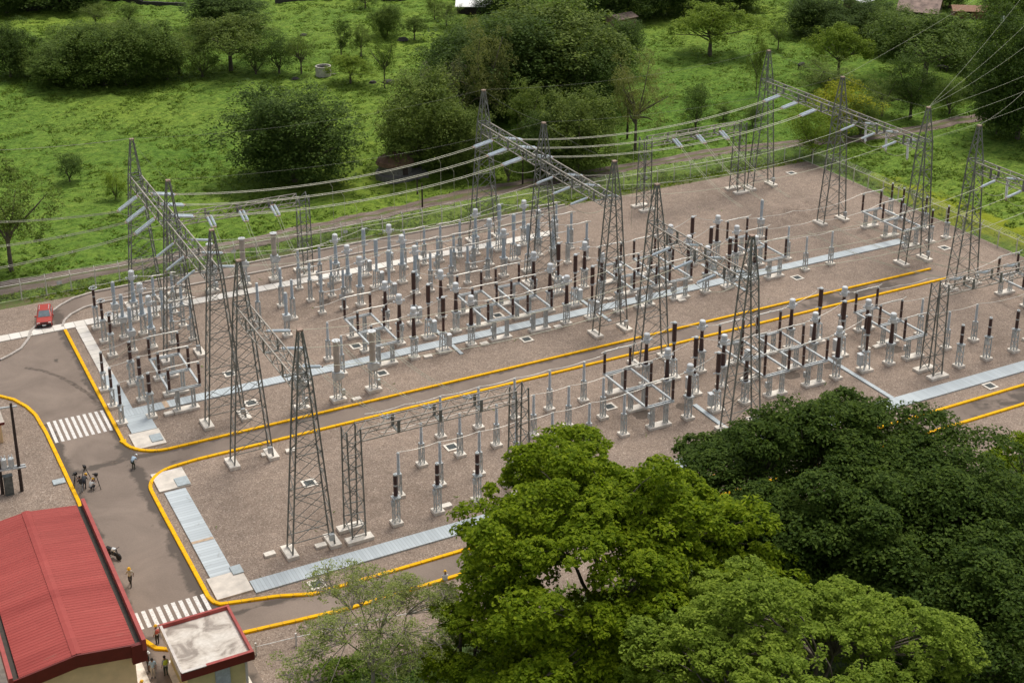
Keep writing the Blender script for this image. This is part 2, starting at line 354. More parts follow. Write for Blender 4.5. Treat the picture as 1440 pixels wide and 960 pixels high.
road_b = [(23.6, 161.0), (25.6, 162.8), (28.2, 163.6), (32.4, 163.75), (37.7, 163.8), (94, 163.8), (93, 160.6), (86, 160.5), (36.7, 160.3), (29, 160.1), (26.2, 159.5), (24.6, 158.3)]
road_c = [(28.3, 122.4), (123.6, 122.4), (124.4, 121.0), (123.3, 119.2), (28.3, 119.2)]
road_d = [(28.3, 95.1), (31.0, 94.05), (34, 94.0), (190, 94.0), (190, 90.95), (32.5, 90.95), (28.3, 91.45)]
from mathutils.geometry import tessellate_polygon
def tri_sheet(name, mat, pts, z):
    tris = tessellate_polygon([[Vector((x, y, 0)) for x, y in pts]]); mb = MB()
    fs = []
    for a, b, c in tris:
        (x0, y0), (x1, y1), (x2, y2) = pts[a], pts[b], pts[c]; fs.append((a, b, c) if (x1-x0)*(y2-y0)-(x2-x0)*(y1-y0) > 0 else (a, c, b))
    mb.add([(x, y, z) for x, y in pts], fs); o = mb.build(name, mat); o['kind'] = 'structure'; return o
tri_sheet('asphalt_road', 'asphalt', road_a, 0.006); tri_sheet('asphalt_back_road', 'asphalt', road_b, 0.010); tri_sheet('asphalt_lane', 'asphalt', road_c, 0.010); tri_sheet('asphalt_front_lane', 'asphalt', road_d, 0.010)
def kerb(name, mat, pts, label, wd=0.34, ht=0.19, cat='kerb', group=None):
    """rounded kerb swept along a polyline"""
    prof = [(-wd/2, -0.05), (-wd/2, ht*0.88), (-wd*0.42, ht), (wd*0.42, ht), (wd/2, ht*0.88), (wd/2, -0.05)]
    P = [Vector((x, y, 0)) for x, y in pts]; vs_ = []; k = len(prof)
    for i, p in enumerate(P):
        a = (P[i]-P[i-1]).normalized() if i else (P[1]-P[0]).normalized(); b = (P[i+1]-P[i]).normalized() if i < len(P)-1 else a
        t = (a+b).normalized(); nrm = Vector((-t.y, t.x, 0)); s = 1/max(0.5, nrm.dot(Vector((-a.y, a.x, 0))))
        vs_ += [p+nrm*(u*s)+Vector((0, 0, h)) for u, h in prof]
    mb = MB(); fs = []
    for i in range(len(P)-1):
        for j in range(k-1): fs.append((i*k+j+1, i*k+j, (i+1)*k+j, (i+1)*k+j+1))
    fs += [tuple(range(k)), tuple(range((len(P)-1)*k+k-1, (len(P)-1)*k-1, -1))]
    mb.add(vs_, fs); o = mb.build(name, mat); tag(o, label, cat, group); return o
YK = 'yellow kerbs along the yard roads'
kerb('yellow_kerb', 'yellow_kerb', corner_mid_n, 'yellow kerb on the far side of the middle lane, turning up beside the crossing road', group=YK)
kerb('yellow_kerb', 'yellow_kerb', corner_mid_s, 'yellow kerb looping round the front bay between the two lanes', group=YK)
kerb('yellow_kerb', 'yellow_kerb', low_s, 'yellow kerb on the near side of the front lane, behind the trees', group=YK)
kerb('yellow_kerb', 'yellow_kerb', plaza_w, 'curved yellow kerb beside the red-roofed building and zebra crossings', group=YK)
kerb('grey_kerb', 'kerb_grey', back_out, 'pale unpainted kerb on the outer edge of the back road by the fence', 0.3, 0.2)
kerb('grey_kerb', 'kerb_grey', back_in, 'pale unpainted kerb on the inner edge of the back road', 0.3, 0.2)
# zebra crossings
def zebra(y0, y1, xs, wd, label):
    t = thing('zebra_crossing', label, 'crossing', ((xs[0]+xs[-1])/2, (y0+y1)/2, 0))
    for x in xs:
        mb = MB(); cx, cy = x-t.location.x, 0; L = y1-y0
        mb.poly([(cx-wd/2, -L/2, 0.014), (cx+wd/2, -L/2, 0.014), (cx+wd/2, L/2, 0.014), (cx-wd/2, L/2, 0.014)]); mb.build('stripe', 'white_paint', t)
zebra(128.7, 133.3, [17.25+0.585*i for i in range(10)], 0.30, 'white zebra crossing beside the trench end, far from the red roof')
zebra(96.0, 98.3, [17.55+0.6*i for i in range(10)], 0.32, 'white zebra crossing between the red-roofed building and the small gatehouse')
# cable trench covers, slabs
def cover(name, mat, x0, x1, y0, y1, h, label, along='x', cat='trench cover'):
    L = (x1-x0) if along == 'x' else (y1-y0); W = (y1-y0) if along == 'x' else (x1-x0)
    mb = MB(); mb.box((0, 0, h/2-0.02), (L, W, h+0.04)); o = mb.build(name, mat)
    o.location = ((x0+x1)/2, (y0+y1)/2, 0); o.rotation_euler = (0, 0, 0 if along == 'x' else math.pi/2); return tag(o, label, cat)
cover('cable_trench_cover', 'trench_cover', 24.3, 127.0, 130.55, 132.05, 0.14, 'long grey plank cover of the cable trench through the far bays')
cover('cable_trench_cover', 'trench_cover', 26.9, 122, 96.3, 98.1, 0.14, 'long grey plank cover of the cable trench beside the front lane')
cover('cable_trench_cover', 'trench_cover_worn', 24.15, 26.1, 100.0, 114.7, 0.14, 'worn grey trench cover with peeling patches beside the crossing road', 'y')
cover('cable_trench_cover', 'trench_cover', 24.1, 25.4, 132.06, 140.6, 0.13, 'narrow grey trench cover below the white slab walk', 'y')
cover('cable_trench_cover', 'trench_cover', 24.1, 26.6, 126.9, 130.5, 0.15, 'broad grey plank cover at the corner by the first zebra crossing', 'y')
cover('cable_trench_cover', 'trench_cover', 95.5, 96.0, 98.15, 108.8, 0.14, 'thin grey duct cover running to the front trench at right angles', 'y')
cover('cable_trench_cover', 'trench_cover', 76.5, 77.0, 99.6, 106.4, 0.14, 'thin grey duct cover half hidden under the big trees', 'y')
for i, (x, y) in enumerate([(60.6, 127.9), (79.6, 127.7), (98.8, 127.7)]):
    cover('cable_duct_cover', 'trench_cover', x-0.2, x+0.2, y, y+2.6, 0.12, ['short grey duct under the first brown breaker trio', 'short grey duct under the second brown breaker trio', 'short grey duct under the third brown breaker trio'][i], 'y')
    cover('cable_duct_cover', 'trench_cover', x-0.2, x+0.2, 132.1, 136.9, 0.12, ['long grey duct between the first brown breaker trio', 'long grey duct between the second brown breaker trio', 'long grey duct between the third brown breaker trio'][i], 'y')
cover('white_walk_strip', 'concrete_strip', -10, 87.2, 154.45, 156.0, 0.12, 'long white concrete strip crossing behind the back bay', cat='walkway')
cover('white_walk_strip', 'concrete_strip', 24.2, 25.4, 140.65, 154.4, 0.12, 'short white slab walk running down from the long strip', 'y', cat='walkway')
cover('concrete_slab', 'pale_slab', 23.75, 26.7, 123.6, 126.8, 0.16, 'pale square concrete slab at the bend by the middle lane', cat='slab')
cover('concrete_slab', 'pale_slab', 23.8, 26.75, 115.0, 118.4, 0.16, 'pale square concrete slab inside the bend of the front bay', cat='slab')
cover('concrete_slab', 'pale_slab', 23.8, 26.8, 96.8, 99.95, 0.16, 'pale square concrete slab at the corner above the gatehouse', cat='slab')
cover('drain_channel', 'dark_brown', 20, 75, 83.7, 84.0, 0.06, 'narrow dark drain channel along the near edge of the gravel', cat='drain')
def lid(x, y, sx, sy, z, label):
    mb = MB(); mb.box((0, 0, z), (sx, sy, 0.1)); o = mb.build('inspection_hatch', 'grey_cover'); o.location = (x, y, 0); tag(o, label, 'hatch')
lid(26.0, 124.9, 1.1, 1.4, 0.20, 'grey steel lid on the pale slab at the middle bend')
lid(26.1, 115.8, 1.2, 1.5, 0.20, 'grey steel lid on the pale slab inside the front bend')
lid(26.4, 100.0, 0.9, 1.2, 0.22, 'grey steel lid on the pale slab above the gatehouse')
lid(16.0, 121.2, 1.1, 0.9, 0.08, 'grey lid in the gravel beside the curved kerb')
# drain boxes
def mk_drain():
    t = thing('drain_box', '', 'drain'); mb = MB()
    for c, d in (((0, 0.55, 0.03), (1.3, 0.2, 0.14)), ((0, -0.55, 0.03), (1.3, 0.2, 0.14)), ((0.55, 0, 0.03), (0.2, 0.9, 0.14)), ((-0.55, 0, 0.03), (0.2, 0.9, 0.14))): mb.box(c, d)
    mb.build('frame', 'concrete', t)
    mb = MB()
    for i in range(6): mb.box((0, -0.38+i*0.152, 0.045), (0.88, 0.09, 0.05))
    mb.box((0, 0, 0.005), (0.88, 0.88, 0.02)); mb.build('grate', 'hatch_steel', t); return t
drain = Proto(mk_drain)
DR = 'drain boxes set in the gravel'
for x, y, l in [(36.5, 110.3, 'drain box between the legs of the first tower in the front bay'), (31.7, 95.2, 'drain box between front trench and yellow kerb'), (36.5, 135.1, 'drain box left of the far trench, beyond its planks, by the first tower row'),
    (36.5, 127.7, 'drain box just in front of the far trench by the first tower row'), (51.0, 135.1, 'drain box beside the first brown disconnector'), (51.0, 127.7, 'drain box in front of the far trench by the tan columns'),
    (68.7, 127.9, 'drain box in front of the far trench below the paired brown disconnectors'), (51.0, 110.2, 'drain box among the slim pale posts of the front bay'), (68.8, 110.1, 'drain box beside the first front brown disconnector'),
    (106.9, 127.9, 'drain box in front of the far trench, before its last slim posts'), (130.3, 126.9, 'drain box by the slim brown arresters near the side fence'), (106.8, 95.5, 'drain box between front trench and kerb, beyond the big trees'),
    (131.3, 160.2, 'drain box alone in the far fence corner'), (68.7, 135.1, 'drain box between the paired brown disconnectors')]:
    drain.put((x, y, 0), l, DR)
# gravel heap by the far tower
mb = MB(); mb.box((0, 0, 0), (1.9, 0.35, 0.03)); o = mb.build('tan_joint_strip', 'clay_strip'); o.location = (25.1, 105.6, 0.145); tag(o, 'tan joint strip across the worn grey trench cover', 'joint strip')
mb = MB(); mb.box((0, 0, 0), (0.5, 1.48, 0.03)); o = mb.build('tan_joint_strip', 'clay_strip'); o.location = (28.6, 131.3, 0.145); tag(o, 'tan joint strip across the far grey trench by the first disconnector', 'joint strip')
def heap():
    n = 40; X, Y = np.meshgrid(np.linspace(-9, 9, n*2), np.linspace(-4.5, 4.5, n)); d = np.sqrt((X/8.5)**2+(Y/4.2)**2)
    z = np.clip(1-d, 0, 1)**1.2*1.5*(0.7+0.6*value_noise(X+40, Y+40, 2.2, 5))+0.12*(value_noise(X+9, Y+9, 0.7, 6)-0.5)*(d < 0.97)-0.03
    a = np.arange(X.size).reshape(X.shape); F = np.stack([a[:-1, :-1], a[:-1, 1:], a[1:, 1:], a[1:, :-1]], -1).reshape(-1, 4)
    o = np_mesh('gravel_heap', np.stack([X, Y, z], -1).reshape(-1, 3), F, 'gravel', True); o.location = (123.5, 147.0, 0); o.rotation_euler = (0, 0, 0.25)
    tag(o, 'low heap of dark gravel behind the far right tower', 'gravel heap', kind='stuff')
heap()
def patch(px, py, a, b_, rz=0.0, name='dark_patch', mat='dark_brown'):  # flat dark brown ellipse with a wavy edge, just above the ground
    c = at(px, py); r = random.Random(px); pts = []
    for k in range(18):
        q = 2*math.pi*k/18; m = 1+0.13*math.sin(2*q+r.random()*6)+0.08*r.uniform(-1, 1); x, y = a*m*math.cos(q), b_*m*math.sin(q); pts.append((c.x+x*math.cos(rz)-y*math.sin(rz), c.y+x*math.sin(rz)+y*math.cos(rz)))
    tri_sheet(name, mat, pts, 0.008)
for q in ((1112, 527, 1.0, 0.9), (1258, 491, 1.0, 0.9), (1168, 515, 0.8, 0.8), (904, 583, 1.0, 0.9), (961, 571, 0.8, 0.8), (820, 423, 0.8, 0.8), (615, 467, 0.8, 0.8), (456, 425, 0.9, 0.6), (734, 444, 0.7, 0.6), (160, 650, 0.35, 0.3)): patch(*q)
def tyre_mark(pts, wd, z=0.0085):
    P = [at(*q) for q in pts]; C = []
    for a, b_ in zip(P, P[1:]): C += [a.lerp(b_, i/6) for i in range(6)]
    C.append(P[-1]); vs_ = []
    for i, c in enumerate(C):
        d = (C[min(i+1, len(C)-1)]-C[max(i-1, 0)]).normalized(); k = wd*(0.7+0.6*random.random())/2; vs_ += [(c.x-d.y*k, c.y+d.x*k, z), (c.x+d.y*k, c.y-d.x*k, z)]
    mb = MB(); mb.add(vs_, [(2*i+1, 2*i+3, 2*i+2, 2*i) for i in range(len(C)-1)]); o = mb.build('tyre_mark', 'damp_road'); o['kind'] = 'structure'
tyre_mark([(35, 517), (60, 521), (85, 530), (105, 541), (122, 552), (138, 565)], 0.5)
# ------------------------------------------------------------------ fences
def fence_mat():
    m, t, b = nodes('chain_link'); tc = pos(t)
    sx = N(t, 'ShaderNodeSeparateXYZ'); t.links.new(tc, sx.inputs[0]); s = math_(t, 'ADD', sx.outputs[0], sx.outputs[1])
    def w(v): return math_(t, 'LESS_THAN', math_(t, 'FRACT', math_(t, 'MULTIPLY', v, 11.0)), 0.13)
    k = math_(t, 'MAXIMUM', w(math_(t, 'ADD', s, sx.outputs[2])), w(math_(t, 'SUBTRACT', s, sx.outputs[2])))
    tr = N(t, 'ShaderNodeBsdfTransparent'); mx = N(t, 'ShaderNodeMixShader'); t.links.new(k, mx.inputs[0]); t.links.new(tr.outputs[0], mx.inputs[1]); t.links.new(b.outputs[0], mx.inputs[2])
    b.inputs['Base Color'].default_value = (0.36, 0.36, 0.32, 1); t.links.new(mx.outputs[0], t.nodes['Material Output'].inputs[0])
fence_mat()
def fence(p0, p1, n, label, out, h=2.1):
    p0 = Vector((*p0, 0)); p1 = Vector((*p1, 0)); d = p1-p0; L = d.length; u = d.normalized(); nv = Vector((*out, 0))
    t = thing('chain_link_fence', label, 'fence', p0, math.atan2(d.y, d.x)); li = Matrix.Rotation(-math.atan2(d.y, d.x), 3, 'Z') @ nv
    mb = MB(); k = n*2
    for i in range(k): 
        a, b = L*i/k, L*(i+1)/k; mb.add([(a, 0, 0.03), (b, 0, 0.03), (b, 0, h), (a, 0, h)], [(0, 1, 2, 3)])
    mb.build('mesh_panel', 'chain_link', t)
    mb = MB(); mb.tube((0, 0, h), (L, 0, h), 0.045); mb.tube((0, 0, 0.12), (L, 0, 0.12), 0.02, n=4); mb.build('top_rail', 'fence_metal', t)
    mb = MB()
    for q in (0.12, 0.27, 0.42): mb.tube((0, li.y*q, h+0.05+q), (L, li.y*q, h+0.05+q), 0.014, n=4)
    mb.build('barbed_wire', 'fence_metal', t)
    for i in range(n+1):
        mb = MB(); x = L*i/n; mb.tube((x, 0, 0), (x, 0, h+0.08), 0.075, n=6); mb.tube((x, 0, h+0.05), (x, li.y*0.45, h+0.52), 0.035, n=5); mb.tube((x, 0, h+0.05), (x, -li.y*0.30, h+0.4), 0.028, n=5)
        mb.build('post', 'fence_metal', t)
    return t
fence((-12, 165.4), (136.9, 165.4), 51, 'long chain-link fence with barbed wire between yard and dirt track', (0, 1))
fence((136.9, 165.4), (136.9, 86.0), 25, 'chain-link fence along the far side of the yard by the yellow flowers', (1, 0))
# small signs wired to the fence
for i, (x, l) in enumerate([(24.6, 'small pale notice plate on the fence behind the red pickup'), (46.3, 'small pale notice plate on the fence near the tan bushing pair'), (61.5, 'small pale notice plate on the fence behind the grey breakers'), (108.5, 'small pale notice plate on the fence beside the far bus gantry'), (90.0, 'small pale notice plate on the fence behind the second gantry row')]):
    mb = MB(); mb.box((0, 0, 0), (0.6, 0.03, 0.42)); o = mb.build('notice_plate', 'light_grey_box'); o.location = (x, 165.3, 1.35); tag(o, l, 'sign', 'notice plates on the back fence')
# low white rail fence in front of the trees
def low_fence():
    pts = [(20.2, 88.6), (24.5, 88.9), (27.6, 88.6), (30.4, 88.2), (36.7, 87.3), (41, 86.8), (47, 86.4)]
    t = thing('rail_fence', 'low white rail fence with short posts under the thin bare tree', 'fence', (24, 88.5, 0)); mb = MB()
    for (a, b), (c, d) in zip(pts, pts[1:]):
        mb.tube((a-24, b-88.5, 0.75), (c-24, d-88.5, 0.75), 0.035)
    mb.build('rail', 'white_paint', t)
    for a, b in pts[1:]: mb = MB(); mb.box((a-24, b-88.5, 0.55), (0.13, 0.13, 1.1)); mb.build('post', 'white_paint', t)
low_fence()
# ------------------------------------------------------------------ yard equipment
def pad(t, sx, sy, h=0.28, x=0, y=0, mat='concrete', name='concrete_pad'):
    mb = MB(); mb.box((x, y, h/2-0.03), (sx, sy, h+0.06)); return mb.build(name, mat, t)
def lattice(mb, x, y, z0, z1, w0, w1, pitch=0.55, leg=0.09, br=0.05):
    C = lambda k, z: (x+(w0+(w1-w0)*(z-z0)/(z1-z0))/2*(-1, 1, 1, -1)[k], y+(w0+(w1-w0)*(z-z0)/(z1-z0))/2*(-1, -1, 1, 1)[k], z)
    for k in range(4): mb.bar(C(k, z0), C(k, z1), leg)
    n = max(2, int((z1-z0)/pitch)); h = (z1-z0)/n
    for i in range(n):
        for k in range(4):
            a, b = (k, (k+1) % 4) if (i+k) % 2 else ((k+1) % 4, k)
            mb.bar(C(a, z0+i*h), C(b, z0+(i+1)*h), br)
    for k in range(4): mb.bar(C(k, z1), C((k+1) % 4, z1), leg)
def mk_post(mat, stand_h, top, r=0.148, lw=0.36, padw=0.95, name='post_insulator', cat='post insulator', two=True):
    def f():
        t = thing(name, '', cat); pad(t, padw, padw)
        mb = MB(); lattice(mb, 0, 0, 0.25, stand_h, lw*1.08, lw); mb.box((0, 0, stand_h+0.03), (lw+0.1, lw+0.1, 0.06)); mb.build('stand', 'zinc', t)
        m = (stand_h+top)/2
        mb = MB()
        if two: mb.lathe(sheds(r*1.1, stand_h+0.08, m-0.03)); mb.lathe(sheds(r, m+0.03, top-0.08)); mb.lathe([(r*0.95, m-0.05), (r*0.95, m+0.05)])
        else: mb.lathe(sheds(r, stand_h+0.08, top-0.08))
        mb.build('insulator', mat, t, True)
        mb = MB(); mb.lathe([(r*0.9, top-0.1), (r*1.0, top-0.02), (r*0.5, top+0.05)]); mb.build('cap', 'zinc_pale', t); return t
    return f
def mk_arrester(stand_h, top, ring=False, r=0.155, lw=0.4, box=False):
    def f():
        t = thing('surge_arrester', '', 'surge arrester'); pad(t, 1.0, 1.0)
        mb = MB(); lattice(mb, 0, 0, 0.25, stand_h, lw*1.05, lw); mb.box((0, 0, stand_h-0.05), (lw+0.25, lw+0.25, 0.10)); mb.build('stand', 'zinc', t)
        a = stand_h+0.12; m = a+(top-a)*0.49
        for z0, z1 in ((a, m-0.06), (m+0.06, top-0.1)):
            mb = MB(); mb.lathe(sheds(r, z0, z1, 0.13, 0.72), n=10); mb.build('insulator', 'brown_porcelain', t, True)
        mb = MB()
        for z in (a-0.06, m, top-0.05): mb.lathe([(r*0.85, z-0.07), (r*0.85, z+0.07)])
        mb.tube((0, 0, top), (0, 0, top+0.12), 0.05); mb.build('flange', 'zinc_pale', t)
        if ring:
            mb = MB(); n = 14; pts = [(0.42*math.cos(2*math.pi*k/n), 0.42*math.sin(2*math.pi*k/n), top-0.18) for k in range(n)]
            for k in range(n): mb.tube(pts[k], pts[(k+1) % n], 0.06, n=6)
            for k in (0, 5, 9): mb.tube((0, 0, top), pts[k], 0.03, n=4)
            mb.build('grading_ring', 'zinc_pale', t)
        if box: mb = MB(); mb.box((-lw*0.75, -0.1, stand_h-0.55), (0.25, 0.3, 0.5)); mb.build('counter_box', 'zinc', t)
        return t
    return f
def mk_ct(mat, grey):
    def f():
        t = thing('current_transformer', '', 'current transformer'); top = 6.3 if grey else 6.05; s = 2.35
        pad(t, 1.05, 1.05)
        mb = MB(); lattice(mb, 0, 0, 0.25, s, 0.5, 0.48, 0.5); mb.build('stand', 'zinc', t)
        mb = MB(); mb.box((0, 0, s+0.12), (0.82, 0.82, 0.2)); mb.box((0.34, 0.1, s-0.5), (0.3, 0.4, 0.5)); mb.build('base_tank', 'zinc' if not grey else 'zinc_pale', t)
        mb = MB(); z1 = top-1.15; mb.lathe(sheds(lambda z: 0.285-0.095*(z-s)/(z1-s), s+0.22, z1, 0.14, 0.78), n=12); mb.build('insulator', mat, t, True)
        mb = MB(); mb.lathe([(0.2, z1), (0.37, z1+0.14), (0.385, z1+0.55), (0.29, z1+0.6), (0.29, z1+0.64), (0.335, z1+0.68), (0.335, top-0.06), (0.25, top+0.03)], n=14)
        mb.tube((-0.62, 0, z1+0.36), (0.62, 0, z1+0.36), 0.06); mb.box((0.6, 0, z1+0.36), (0.14, 0.2, 0.2)); mb.box((-0.6, 0, z1+0.36), (0.14, 0.2, 0.2)); mb.build('head', 'white_metal', t, False); return t
    return f
def mk_breaker(mat, top, box_mat, tank_mat):
    def f():
        t = thing('circuit_breaker', '', 'circuit breaker'); s = 2.3; pad(t, 1.5, 1.2)
        mb = MB(); 
        for a in (-1, 1):
            for b in (-1, 1): mb.bar((a*0.34, b*0.34, 0.25), (a*0.26, b*0.26, s), 0.11)
        for z in (0.9, 1.6, s):
            for k in range(4):
                p = [(-0.3, -0.3), (0.3, -0.3), (0.3, 0.3), (-0.3, 0.3)]; mb.bar((*p[k], z), (*p[(k+1) % 4], z), 0.06)
        mb.build('stand', 'zinc_pale', t)
        mb = MB(); mb.box((0.60, -0.12, 1.35), (0.46, 0.55, 1.3)); c = mb.build('control_cabinet', box_mat, t)
        mb = MB(); mb.box((0.60, -0.12, 2.03), (0.54, 0.64, 0.06)); mb.build('cabinet_roof', 'white_metal', c)
        m = s+(top-s)*0.46
        mb = MB(); mb.lathe(sheds(0.175, s+0.12, m-0.1, 0.15, 0.78), n=10); mb.build('support_column', mat, t, True)
        mb = MB(); mb.lathe(sheds(0.265, m+0.1, top-0.16, 0.15, 0.85), n=12); mb.build('interrupter', mat, t, True)
        mb = MB(); mb.lathe([(0.24, s-0.02), (0.24, s+0.13)]); mb.build('flange', 'zinc_pale', t)
        mb = MB(); mb.lathe([(0.2, m-0.12), (0.26, m-0.05), (0.26, m+0.05), (0.2, m+0.12)]); mb.box((0.3, 0, m), (0.5, 0.12, 0.06)); mb.build('terminal', 'zinc_pale', t)
        mb = MB(); mb.lathe([(0.22, top-0.18), (0.24, top-0.08), (0.16, top)]); mb.box((0.3, 0, top-0.03), (0.5, 0.12, 0.06)); mb.build('terminal', 'zinc_pale', t); return t
    return f
def mk_cvt():
    t = thing('voltage_transformer', '', 'voltage transformer'); s = 2.0; top = 5.35; pad(t, 1.0, 1.0)
    mb = MB(); lattice(mb, 0, 0, 0.25, s, 0.46, 0.44); mb.build('stand', 'zinc', t)
    mb = MB(); mb.box((0, 0, s+0.33), (0.72, 0.72, 0.6)); mb.box((0, 0, s+0.66), (0.8, 0.8, 0.07)); mb.box((0.42, 0.1, s+0.25), (0.2, 0.3, 0.35)); mb.build('tank', 'light_grey_box', t)
    m = (s+0.7+top)/2
    for z0, z1, r in ((s+0.7, m-0.04, 0.2), (m+0.04, top-0.08, 0.225)):
        mb = MB(); mb.lathe(sheds(r, z0, z1, 0.13, 0.8), n=12); mb.build('insulator', 'grey_porcelain', t, True)
    mb = MB(); mb.lathe([(0.17, m-0.06), (0.17, m+0.06)]); mb.build('flange', 'zinc_pale', t); mb = MB(); mb.lathe([(0.19, top-0.1), (0.19, top), (0.08, top+0.08)]); mb.build('cap', 'zinc_pale', t); return t
def mk_trap(top):
    def f():
        t = thing('line_coupling_unit', '', 'coupling unit'); s = 2.5; pad(t, 1.5, 1.3, 0.35)
        mb = MB(); lattice(mb, 0, 0, 0.3, s, 0.62, 0.58, 0.55, 0.1, 0.05); mb.build('stand', 'zinc', t)
        mb = MB(); mb.box((0, 0, s+0.4), (0.86, 0.86, 0.75)); mb.box((0.52, -0.1, s+0.35), (0.3, 0.4, 0.5)); mb.lathe([(0.5, s+0.78), (0.5, s+0.86)]); mb.build('tank', 'zinc_pale', t)
        mb = MB(); mb.box((0.45, -0.35, 1.0), (0.34, 0.34, 0.7)); mb.build('junction_box', 'zinc', t)
        mb = MB(); mb.lathe(sheds(0.34, s+0.88, top-0.15, 0.13, 0.9), n=14); mb.build('insulator', 'tan_porcelain', t, True)
        mb = MB(); mb.lathe([(0.37, top-0.15), (0.44, top-0.08), (0.44, top), (0.2, top+0.02), (0.12, top+0.08)], n=14); mb.build('cap', 'white_metal', t); return t
    return f
def mk_grey_switch(dx=2.75):
    def f():
        t = thing('grey_disconnector', '', 'disconnector'); s = 2.75; top = 5.1
        for x in (-dx/2, dx/2):
            pad(t, 0.85, 0.85, 0.26, x); mb = MB(); lattice(mb, x, 0, 0.24, s, 0.34, 0.32, 0.5); mb.box((x, 0, s+0.04), (0.5, 0.5, 0.08)); mb.build('stand', 'zinc', t)
            mb = MB(); mb.lathe(sheds(0.175, s+0.1, top-0.1, 0.14, 0.8), (x, 0, 0), n=10); mb.build('insulator', 'grey_porcelain', t, True)
        mb = MB(); mb.tube((-dx/2, 0, s-0.12), (dx/2, 0, s-0.12), 0.05); mb.bar((-dx/2, 0, s-0.1), (-dx*0.1, 0, 1.9), 0.05); mb.box((dx/2-0.35, 0, 1.6), (0.3, 0.35, 0.55)); mb.build('drive_rod', 'zinc', t)
        mb = MB(); mb.tube((-dx/2-0.5, 0, top), (-dx/2, 0, top+0.1), 0.045); mb.tube((-dx/2, 0, top+0.1), (0, 0, top+0.03), 0.05); mb.tube((0, 0, top+0.03), (dx/2, 0, top+0.16), 0.05); mb.tube((dx/2, 0, top+0.16), (dx/2+0.6, 0, top+0.02), 0.045)
        for x in (-dx/2, dx/2): mb.box((x, 0, top), (0.26, 0.2, 0.22))
        mb.build('blade', 'bus_tube', t); return t
    return f
def mk_switch():
    """three-pole brown disconnector on a common frame; origin = middle pole"""
    t = thing('brown_disconnector', '', 'disconnector'); s = 2.5; top = 5.0; D = 4.0
    for y in (-D, 0, D):
        pad(t, 2.6, 0.95, 0.26, 0, y)
        for x in (-0.8, 0.8): mb = MB(); lattice(mb, x, y, 0.24, s-0.1, 0.30, 0.28, 0.5); mb.build('leg', 'zinc', t)
        for x in (-1.55, 1.55):
            mb = MB(); mb.lathe(sheds(0.165, s+0.16, top-0.1, 0.12, 0.78), (x, y, 0), n=9); ins = mb.build('insulator', 'brown_porcelain', t, True)
            for rr, za, zb in ((0.14, s+0.02, s+0.18), (0.14, (s+top)/2-0.06, (s+top)/2+0.06), (0.14, top-0.12, top+0.02)): mb = MB(); mb.lathe([(rr, za), (rr, zb)], (x, y, 0), n=8); mb.build('fitting', 'zinc_pale', ins)
        mb = MB(); mb.tube((-2.0, y, top+0.0), (-1.5, y, top+0.1), 0.05); mb.tube((-1.55, y, top+0.1), (0.1, y, top+0.12), 0.075); mb.tube((0.1, y, top+0.12), (1.6, y, top+0.1), 0.075); mb.box((0.1, y, top+0.12), (0.25, 0.14, 0.16)); mb.tube((1.55, y, top+0.1), (2.1, y, top+0.3), 0.035); mb.build('blade', 'bus_tube', t)
    mb = MB()
    for x in (-1.55, 1.55): mb.box((x, 0, s-0.02), (0.2, 2*D+0.4, 0.2))
    for y in (-D, 0, D):
        for q in (-0.16, 0.16): mb.box((0, y+q, s-0.055), (3.3, 0.1, 0.17))
    mb.build('frame', 'zinc_pale', t)
    mb = MB(); mb.tube((-0.8, -D, 1.1), (-0.8, -D, s), 0.05); mb.box((-0.8, -D+0.35, 1.2), (0.4, 0.35, 0.6)); mb.build('drive_box', 'zinc', t); return t

P_arrA = Proto(mk_arrester(2.75, 5.25, True, 0.18)); P_arrS = Proto(mk_arrester(2.15, 4.45, False, 0.17, 0.36)); P_arrB = Proto(mk_arrester(2.75, 5.0, False, 0.21, 0.46, True))
P_arrR = Proto(mk_arrester(2.3, 4.6, False, 0.17, 0.36))
P_post = Proto(mk_post('pale_porcelain', 2.35, 4.5)); P_postb = Proto(mk_post('grey_porcelain', 2.6, 4.95, 0.18, 0.42))
P_ctg = Proto(mk_ct('grey_porcelain', True)); P_ctb = Proto(mk_ct('brown_porcelain', False))
P_brb = Proto(mk_breaker('brown_porcelain', 6.65, 'light_grey_box', None)); P_brg = Proto(mk_breaker('grey_porcelain', 6.4, 'zinc', None))
P_cvt = Proto(mk_cvt); P_trap = Proto(mk_trap(6.3)); P_trapw = Proto(mk_trap(6.85)); P_gsw = Proto(mk_grey_switch()); P_gswl = Proto(mk_grey_switch(2.2)); P_sw = Proto(mk_switch)
Y1, Y2, Y3 = (153.15, 149.15, 145.2), (137.5, 133.45, 129.5), (112.4, 108.45, 104.45)
POSN = ('farthest', 'middle', 'nearest'); ORD = ('first', 'second', 'third', 'fourth', 'fifth', 'sixth', 'seventh', 'eighth')
def trio(proto, xs, ys, desc, which, group, dy=0.0, rz=0.0):
    xs = [xs]*3 if isinstance(xs, (int, float)) else xs
    for x, y, p in zip(xs, ys, POSN): proto.put((x, y+dy, 0), f'{desc}, {p} of {which}', group, rz)
jit = lambda: random.uniform(-0.05, 0.05)
